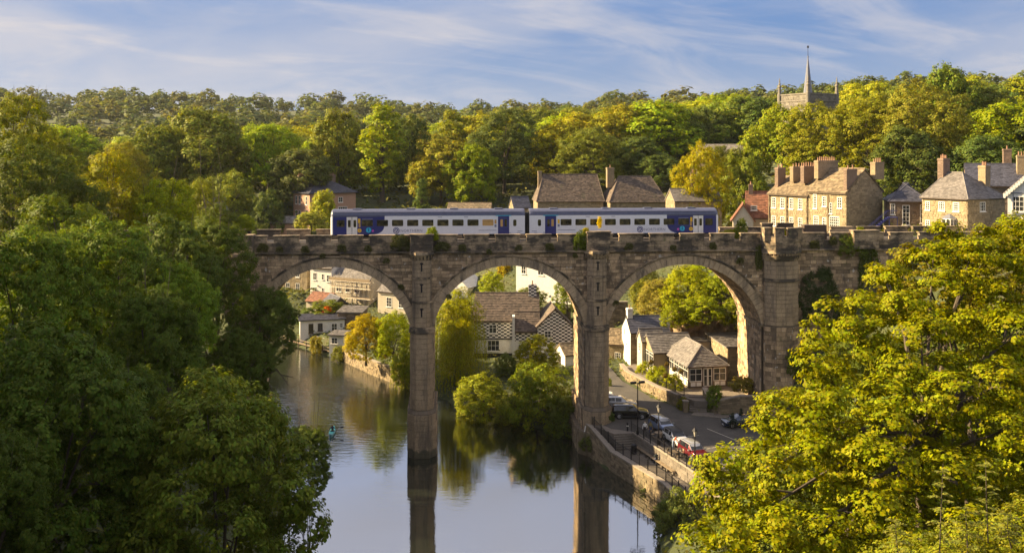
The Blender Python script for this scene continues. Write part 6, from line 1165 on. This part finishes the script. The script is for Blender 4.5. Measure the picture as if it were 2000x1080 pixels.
for i, (x, y, lab) in enumerate(((16.7,108.4,'round cafe table behind the railing near the silver blue car'),(17.5,101.6,'round cafe table behind the railing near the red car'))):
    t = thing('cafe_table', lab, 'table', (x, y, 3.6), 0, 'cafe tables by the railing'); MB().lathe([(.48,.70),(.5,.72),(.5,.75),(.48,.76)], (0,0,0), 18).build('top', M_PLANK, t); MB().lathe([(.25,0),(.25,.03),(.04,.06),(.04,.70)], (0,0,0), 10).build('pedestal', M_IRON, t)
    for k in range(3):
        a = k*2.1+.5; c = thing('chair', 'folding chair %s of the cafe table near the %s car' % (('left', 'behind', 'right')[k], ('silver blue', 'red')[i]), 'chair', (x+.75*math.cos(a), y+.75*math.sin(a), 3.6), a+R(90), 'cafe chairs by the railing')
        MB().box(-.2,.2,-.2,.2,.43,.46).build('seat', M_PLANK, c); MB().box(-.2,.2,-.23,-.2,.6,.85).build('backrest', M_PLANK, c)
        for sx in (-.18,.18):
            for sy in (-.18,.18): MB().box(sx-.015,sx+.015,sy-.015,sy+.015,0,.43 if sy > 0 else .85).build('leg', M_IRON, c)
bd = thing('bollard', 'short black bollard near the twin headed lamp', 'bollard', (13.5,111.5,3.6)); MB().lathe([(.11,0),(.10,.8),(.12,.85),(.11,.95),(.02,1.0)], (0,0,0), 10).build('shaft', M_IRON, bd); MB().lathe([(.122,.55),(.122,.66)], (0,0,0), 10).build('band', M_TRIM, bd)
# railing beside the pub steps
fence('step_railing', 'thin iron handrail along the pub hedge', [(21.9,121.4),(19.3,126.2)], [5.15,5.35], .85, 2.0)
# ================================================================ cars
def paint(name, c, rough=.22): return flat_mat(name, c, rough, .35 if max(c) < .6 else 0, coat=.6, var=.04)
M_TYRE = flat_mat('tyre_rubber', (.02,.02,.02), .8); M_RIM = flat_mat('alloy_rim', (.5,.5,.52), .3, .8); M_CGLASS = glass_mat('car_glass', (.012,.014,.018), .04); M_HEADL = flat_mat('headlamp', (.75,.76,.78), .1); M_TAIL = flat_mat('tail_lamp', (.42,.02,.015), .25); M_PLATE = flat_mat('number_plate', (.75,.68,.25), .5); M_CTRIM = flat_mat('black_plastic_trim', (.022,.022,.024), .55)
def car(label, x, y, z, rz, body, roofm=None, L=4.4, Wc=1.8, H=1.55, suv=True):
    t = thing('parked_car', label, 'car', (x, y, z), rz, 'cars parked by the viaduct'); gc = .22 if suv else .17; sh = H*.62
    # stations from the rear (x=-L/2) to the nose: (x, half width, shoulder height, roof height or None, cabin half width)
    if suv: S = [(-.5,.84,.60,.62,.70),(-.485,.93,.64,.66,.74),(-.44,.98,.66,.97,.70),(-.36,1,.655,1.0,.73),(-.05,1,.645,1.0,.745),(.10,1,.64,.985,.74),(.24,.995,.625,.66,.80),(.36,.97,.60,.615,.78),(.45,.90,.55,.565,.70),(.49,.80,.48,.50,.62),(.5,.72,.42,.44,.55)]
    else: S = [(-.5,.82,.58,.60,.68),(-.48,.92,.64,.66,.74),(-.40,.98,.67,.72,.74),(-.28,1,.66,.97,.68),(-.10,1,.65,1.0,.70),(.08,1,.64,.98,.70),(.24,.99,.61,.64,.78),(.36,.96,.57,.59,.76),(.45,.90,.52,.54,.70),(.49,.80,.46,.48,.62),(.5,.72,.40,.42,.55)]
    n = 9; mb = MB()
    for sx, w, zs, zr, wc in S:
        hw = Wc/2*w; X = sx*L; a = H*zs; b = H*zr; cw = Wc/2*wc
        mb.v += [(X, 0, gc), (X, hw*.86, gc), (X, hw*.97, gc+.14), (X, hw, gc+.32), (X, hw*.985, a*.86), (X, hw*.94, a), (X, cw + (hw*.94-cw)*.12, b-.05*(b-a > .2)-.01), (X, cw*.72, b-.003), (X, 0, b)]
        mb.v += []
    m = len(S)
    full = []
    for i in range(m): full.append([mb.v[i*n+j] for j in range(n)])
    mb = MB(); ring = 2*n-2
    for i in range(m):
        h = full[i]; mb.v += h + [(q[0], -q[1], q[2]) for q in h[-2:0:-1]]
    for i in range(m-1):
        for j in range(ring): mb.f.append((i*ring+j, (i+1)*ring+j, (i+1)*ring+(j+1) % ring, i*ring+(j+1) % ring)); mb.mi.append(1 if (roofm and 2 <= i <= 5 and j in (6, 7, 8, 9)) else 0)
    mb.f += [tuple(range(ring)), tuple(range((m-1)*ring, m*ring))[::-1]]; mb.mi += [0, 0]
    bo = mb.build('body', [body, roofm or body], t, smooth=True); bo.modifiers.new('edge', 'BEVEL').width = .02
    es = bo.modifiers.new('split', 'EDGE_SPLIT'); es.split_angle = R(38)
    # glazing: side windows, windscreen, rear window, just proud of the body
    ci = [i for i in range(m) if H*(S[i][3]-S[i][2]) > .25]; i0, i1 = ci[0], ci[-1]
    def P(i, j, o=(0,0,0)): q = full[i][j]; return Vector(q) + Vector(o)
    for s in (1, -1):
        for k0, k1 in zip(ci[:-1], ci[1:]):
            if k1-k0 != 1: continue
            a, b, c, d_ = P(k0,5), P(k1,5), P(k1,6), P(k0,6); g = MB(); cen = (a+b+c+d_)/4
            pts = [cen + (q-cen)*.90 + Vector((0,.012,0)) for q in (a,b,c,d_)]; pts = [Vector((q.x, s*q.y, q.z)) for q in pts]; g.prism(pts if s > 0 else pts[::-1], (0, -s*.01, 0)); g.build('side_window', M_CGLASS, t)
    for (ia, ib), nm in (((i1, i1+1), 'windscreen'), ((i0, i0-1), 'rear_window')):
        a, b = P(ib,6), P(ia,6); yb, yt = full[ib][6][1]*.9, full[ia][6][1]*.92; dn = Vector((.02 if ib > ia else -.02, 0, .02)); g = MB()
        pts = [Vector((a.x,-yb,a.z))*1, Vector((a.x,yb,a.z)), Vector((b.x,yt,b.z)), Vector((b.x,-yt,b.z))]; lo, hi = .07, .93
        pts = [pts[0].lerp(pts[3],lo)+dn, pts[1].lerp(pts[2],lo)+dn, pts[1].lerp(pts[2],hi)+dn, pts[0].lerp(pts[3],hi)+dn]; g.prism(pts, -dn*.4); g.build(nm, M_CGLASS, t)
    wr = .36 if suv else .32
    for sx in (-.30, .31):
        for s in (1, -1):
            arch = MB(); arch.tube([(sx*L, s*(Wc/2-.16), wr), (sx*L, s*(Wc/2+.008), wr)], wr*1.18, 18); arch.build('wheel_arch', M_CTRIM, t)
            w_ = MB().tube([(sx*L, s*(Wc/2-.2), wr), (sx*L, s*(Wc/2+.02), wr)], wr, 20).build('wheel', M_TYRE, t, bevel=.02); rmb = MB().tube([(sx*L, s*(Wc/2-.1), wr), (sx*L, s*(Wc/2+.028), wr)], wr*.62, 14)
            rmb.build('rim', M_RIM, w_)
    hx = L*.462; zl = H*.50
    for s in (1, -1):
        MB().box(hx, hx+.10, s*Wc*.33-.17, s*Wc*.33+.17, H*.42, H*.50).build('headlight', M_HEADL, t, bevel=.02); MB().box(-L*.5-.008, -L*.46, s*Wc*.37-.10, s*Wc*.37+.10, H*.42, H*.6).build('tail_light', M_TAIL, t, bevel=.02)
        MB().box(L*.19, L*.23, s*(Wc/2-.02)+(0 if s > 0 else -.2), s*(Wc/2-.02)+(.2 if s > 0 else 0), H*.62, H*.72).build('wing_mirror', roofm or body, t, bevel=.02)
        MB().box(-L*.28, L*.3, s*Wc/2*1.0-.03, s*Wc/2*1.0+.008, gc+.06, gc+.2).build('sill_trim', M_CTRIM, t)
    MB().box(L*.496, L*.506, -Wc*.26, Wc*.26, H*.24, H*.37).build('grille', M_CTRIM, t); MB().box(L*.507, L*.512, -.26, .26, H*.17, H*.235).build('number_plate', M_HEADL, t); MB().box(-L*.506, -L*.5, -.26, .26, H*.38, H*.44).build('number_plate', M_PLATE, t)
    if suv:
        for s in (1, -1): MB().bar((-L*.36, s*Wc*.33, H+.03), (L*.08, s*Wc*.33, H+.03), .035).build('roof_rail', M_CTRIM, t)
    return t
PB, PS, PW, PBL, PR, PDB = paint('black_car_paint', (.008,.008,.010)), paint('silver_paint_and_roof_reflection', (.36,.36,.37)), paint('white_car_paint', (.74,.72,.68)), paint('steel_blue_car_paint', (.17,.22,.34)), paint('red_car_paint', (.13,.012,.018)), paint('dark_blue_car_paint', (.02,.035,.07))
car('black SUV parked across the lane beside the second pier', 14.5, 117.2, 3.6, R(-3), PB, L=4.55, H=1.62); car('silver estate car parked behind the black SUV', 13.6, 121.6, 3.68, R(-4), PS, L=4.6, H=1.45, suv=False); car('white car half hidden by the second pier', 11.3, 125.4, 3.82, R(-2), PW, L=4.0, H=1.45, suv=False)
car('silver blue SUV facing the camera behind the railing', 17.55, 111.4, 3.6, R(-72), PBL, PS, L=4.2, H=1.62); car('white hatchback with dark windows between the blue and red cars', 18.35, 106.9, 3.6, R(-74), PW, M_CTRIM, L=3.9, Wc=1.72, H=1.48); car('red SUV with pale reflection painted on roof next to the lantern lamp', 19.35, 101.9, 3.6, R(-72), PR, PS, L=4.0, H=1.6)  # silver roofs on the blue and red cars paint in a pale reflection
car('dark blue car parked below the ivy wall', 27.2, 113.6, 3.6, R(188), PDB, L=4.3, H=1.45, suv=False)
# ================================================================ people
def person(label, loc, rz, J, cols, name='person', group=None):
    # J: joints of the pose; one continuous skinned surface, coloured by the nearest bone
    B = [('pelvis','waist',.15,.13,1),('waist','chest',.13,.16,0),('chest','neck',.15,.06,0),('neck','head0',.055,.075,3),('head0','head1',.095,.085,4)]
    for s in 'lr': B += [('chest','sh'+s,.12,.065,0),('sh'+s,'el'+s,.055,.045,0),('el'+s,'wr'+s,.042,.03,0),('wr'+s,'ha'+s,.035,.03,3),('pelvis','hp'+s,.13,.095,1),('hp'+s,'kn'+s,.09,.062,1),('kn'+s,'an'+s,.058,.042,1),('an'+s,'to'+s,.045,.035,2)]
    J = {k: Vector(v) for k, v in J.items()}; names = list(J); idx = {k: i for i, k in enumerate(names)}; rad = {}
    for a, b, ra, rb_, c in B: rad[a] = max(rad.get(a, 0), ra); rad.setdefault(b, rb_)
    me = bpy.data.meshes.new('tmp'); me.from_pydata([J[k] for k in names], [(idx[a], idx[b]) for a, b, *_ in B], []); o = bpy.data.objects.new('tmp', me); COL.objects.link(o)
    sk = o.modifiers.new('s', 'SKIN'); 
    for i, k in enumerate(names): d_ = me.skin_vertices[0].data[i]; d_.radius = (rad.get(k, .05),)*2; d_.use_root = k == 'pelvis'
    o.modifiers.new('u', 'SUBSURF').levels = 1
    o.modifiers['u'].render_levels = 1
    em = bpy.data.meshes.new_from_object(o.evaluated_get(bpy.context.evaluated_depsgraph_get())); bpy.data.objects.remove(o)
    for c in cols: em.materials.append(c)
    def dist(p, a, b): d_ = b-a; t_ = max(0, min(1, (p-a).dot(d_)/max(d_.length_squared, 1e-9))); return (p-a-d_*t_).length
    for pl in em.polygons:
        c = Vector(pl.center); k = min(B, key=lambda q: dist(c, J[q[0]], J[q[1]])/(rad[q[0]]+.02)); m_ = k[4]
        hc = (J['head0']+J['head1'])/2
        if m_ == 4 and (c-hc).dot(J['face']-hc) > .035 and c.z < J['head1'].z - .05: m_ = 3
        pl.material_index = m_
    pl = None; em.polygons.foreach_set('use_smooth', [True]*len(em.polygons))
    # separate fingers, nose and eyes joined to the same surface
    mb = MB()
    for s in 'lr':
        h = J['ha'+s]; w_ = J['wr'+s]; d_ = (h-w_).normalized(); sd = d_.cross(Vector((0,1,.2))).normalized(); cv = sd.cross(d_)
        for k in range(4): q = h + sd*(k-1.5)*.019; Lf = (.07,.08,.075,.058)[k]; mb.tube([q - d_*.01, q + d_*Lf*.5 + cv*.008, q + d_*Lf*.9 + cv*.03], [.010,.009,.006], 6)
        mb.tube([h - d_*.05 + sd*.02, h + sd*.055 - d_*.01, h + sd*.06 + d_*.025], [.011,.010,.007], 6)
    hc = (J['head0']+J['head1'])/2; fd = (J['face']-hc).normalized(); sd = fd.cross(Vector((0,0,1))).normalized(); mb.tube([hc + fd*.07 + Vector((0,0,.02)), hc + fd*.115 - Vector((0,0,.03))], [.012,.018], 6)
    for s in (-1, 1): mb.tube([hc + sd*s*.085 + Vector((0,0,.02)), hc + sd*s*.095 - Vector((0,0,.03))], [.02,.012], 6)
    fm_ = bpy.data.meshes.new('x'); fm_.from_pydata(mb.v, [], mb.f); bmx = bmesh.new(); bmx.from_mesh(em); k0 = len(bmx.faces); bmx.from_mesh(fm_); bmx.faces.ensure_lookup_table()
    for f_ in bmx.faces[k0:]: f_.material_index = 3
    e0 = len(bmx.faces); eb = MB()
    for s in (-1, 1): eb.lathe([(.002,-.009),(.011,0),(.002,.009)], hc + fd*.082 + sd*s*.033 + Vector((0,0,.015)), 6)
    eb.add([hc + fd*.092 + sd*.03 - Vector((0,0,.055)), hc + fd*.092 - sd*.03 - Vector((0,0,.055)), hc + fd*.092 - sd*.025 - Vector((0,0,.066)), hc + fd*.092 + sd*.025 - Vector((0,0,.066))], [(0,1,2,3)])
    fm2 = bpy.data.meshes.new('y'); fm2.from_pydata(eb.v, [], eb.f); bmx.from_mesh(fm2); bmx.faces.ensure_lookup_table()
    for f_ in bmx.faces[e0:]: f_.material_index = 4
    bmx.to_mesh(em); bmx.free(); em.name = 'person'; p_ = bpy.data.objects.new(name, em); p_.location = loc; p_.rotation_euler = (0,0,rz); link(p_); return tag(p_, label, 'person', group)
STAND = dict(pelvis=(0,0,.95), waist=(0,0,1.1), chest=(0,.01,1.32), neck=(0,.01,1.47), head0=(0,-.01,1.56), head1=(0,-.01,1.70), face=(0,-.15,1.62), shl=(.18,0,1.40), shr=(-.18,0,1.40), ell=(.25,.02,1.13), elr=(-.25,.02,1.13), wrl=(.26,-.06,.90), wrr=(-.26,-.06,.90), hal=(.26,-.08,.82), har=(-.26,-.08,.82), hpl=(.10,0,.88), hpr=(-.10,0,.88), knl=(.11,-.02,.50), knr=(-.12,.02,.50), anl=(.12,.02,.09), anr=(-.13,.05,.09), tol=(.13,-.14,.04), tor=(-.14,-.11,.04))
SIT = dict(pelvis=(0,0,.52), waist=(0,-.02,.68), chest=(0,-.06,.90), neck=(0,-.09,1.05), head0=(0,-.13,1.13), head1=(0,-.15,1.26), face=(0,-.28,1.16), shl=(.18,-.06,.98), shr=(-.18,-.06,.98), ell=(.22,-.18,.74), elr=(-.22,-.18,.74), wrl=(.09,-.38,.72), wrr=(-.09,-.38,.72), hal=(.04,-.44,.73), har=(-.04,-.44,.75), hpl=(.10,-.06,.52), hpr=(-.10,-.06,.52), knl=(.12,-.46,.50), knr=(-.12,-.46,.50), anl=(.12,-.44,.09), anr=(-.12,-.46,.09), tol=(.13,-.60,.04), tor=(-.13,-.62,.04))
def cloth(n_, c): return flat_mat(n_, c, .85, var=.15)
SKIN = flat_mat('skin', (.50,.30,.21), .55); HAIRB = flat_mat('brown_hair', (.06,.035,.02), .7); HAIRG = flat_mat('blond_hair', (.36,.26,.13), .7); JEAN = cloth('blue_jeans', (.04,.055,.12)); DARK = cloth('dark_trousers', (.025,.025,.03)); SHOE = cloth('dark_shoes', (.03,.025,.02))
person('person in white top and dark trousers standing at the upper railing', (15.25,109.35,3.605), R(-10), dict(STAND, wrl=(.2,-.22,1.05), hal=(.16,-.30,1.07)), [cloth('white_top', (.62,.60,.58)), DARK, SHOE, SKIN, HAIRG]); person('person in olive top and blue jeans standing by the silver blue car', (15.9,109.55,3.605), R(25), dict(STAND, knl=(.13,-.10,.50), anl=(.13,-.02,.09), tol=(.14,-.18,.04)), [cloth('olive_top', (.17,.14,.055)), JEAN, SHOE, SKIN, HAIRB])
person('person in orange red jacket bending between the white and red cars', (17.6,104.25,3.605), R(70), dict(STAND, waist=(0,-.06,1.09), chest=(0,-.2,1.26), neck=(0,-.3,1.38), head0=(0,-.36,1.45), head1=(0,-.42,1.58), face=(0,-.52,1.44), shl=(.18,-.25,1.32), shr=(-.18,-.25,1.32), ell=(.22,-.42,1.10), elr=(-.22,-.42,1.10), wrl=(.16,-.58,.95), wrr=(-.16,-.58,.95), hal=(.14,-.64,.90), har=(-.14,-.64,.90)), [cloth('orange_jacket', (.60,.085,.02)), cloth('pale_blue_trousers', (.25,.33,.45)), SHOE, SKIN, HAIRB])
person('person in dark jacket and blue jeans sitting on the bench with a phone', Vector((14.0,110.6,2.12)) + d*6.75 + nb*.36, math.atan2(d.y, d.x) - R(90), dict(SIT), [cloth('dark_jacket', (.02,.03,.035)), JEAN, SHOE, SKIN, HAIRB])
# kayak
ky = thing('kayak', 'turquoise kayak on the river heading towards the viewer', 'kayak', tuple(px(649, 846, 122.8).xy) + (0.02,), R(4)); M_KAY = flat_mat('turquoise_hull', (.03,.26,.34), .35); mb = MB(); n = 12; st_ = [(-2.0,.04,.34),(-1.5,.24,.28),(-.7,.36,.25),(0,.40,.24),(.8,.36,.25),(1.5,.22,.29),(2.0,.04,.36)]
for y, w, zt in st_: mb.v += [(w*math.cos(2*math.pi*k/n), y, (zt if math.sin(2*math.pi*k/n) >= 0 else .0) + (.07 if math.sin(2*math.pi*k/n) >= 0 else .16)*math.sin(2*math.pi*k/n)) for k in range(n)]
for i in range(len(st_)-1): mb.f += [(i*n+k, (i+1)*n+k, (i+1)*n+(k+1) % n, i*n+(k+1) % n) for k in range(n)]
mb.f += [tuple(range(n))[::-1], tuple(range(6*n, 7*n))]; mb.mi = [0]*len(mb.f); mb.build('hull', M_KAY, ky, smooth=True); MB().lathe([(.30,.30),(.33,.34),(.27,.36)], (0,.1,0), 16).build('cockpit_rim', M_CTRIM, ky)
kp = ky.location; person('kayaker in a navy top paddling the turquoise kayak', (kp.x, kp.y+.15, -.18), R(4), dict(SIT, wrl=(.38,-.42,.86), wrr=(-.38,-.42,.80), hal=(.42,-.46,.88), har=(-.42,-.46,.82), ell=(.34,-.2,.78), elr=(-.34,-.2,.74), knl=(.12,-.5,.44), knr=(-.12,-.5,.44), anl=(.1,-.9,.34), anr=(-.1,-.9,.34), tol=(.1,-.98,.42), tor=(-.1,-.98,.42)), [cloth('navy_top', (.012,.014,.08)), DARK, SHOE, SKIN, HAIRB])
pd = thing('paddle', 'double bladed paddle held across the turquoise kayak', 'paddle', (kp.x, kp.y-.32, .0), R(4)); MB().tube([(-1.05,0,.42),(1.05,0,.86)], .017, 7).build('shaft', M_CTRIM, pd)
for s, z in ((-1,.42),(1,.86)): q = MB(); q.prism([(s*1.0,-.02,z-.05),(s*1.25,-.02,z-.12),(s*1.5,-.02,z-.02),(s*1.5,-.02,z+.08),(s*1.25,-.02,z+.12)][::s], (0,.03,0)); q.build('blade', M_CTRIM, pd)
# ================================================================ evening haze
m = bpy.data.materials.new('evening_haze'); m.use_nodes = True; n = m.node_tree.nodes; l = m.node_tree.links; n.remove(n['Principled BSDF'])
pv_ = n.new('ShaderNodeVolumePrincipled'); pv_.inputs['Color'].default_value = (0.80, 0.84, 0.92, 1); pv_.inputs['Density'].default_value = 0.00004; pv_.inputs['Anisotropy'].default_value = 0.2; l.new(pv_.outputs[0], n['Material Output'].inputs['Volume'])
hz = MB().box(-1600, 1600, -70, 2700, -6, 150).build('haze', m); tag(hz, 'thin evening haze filling the valley air', 'haze', kind='stuff')
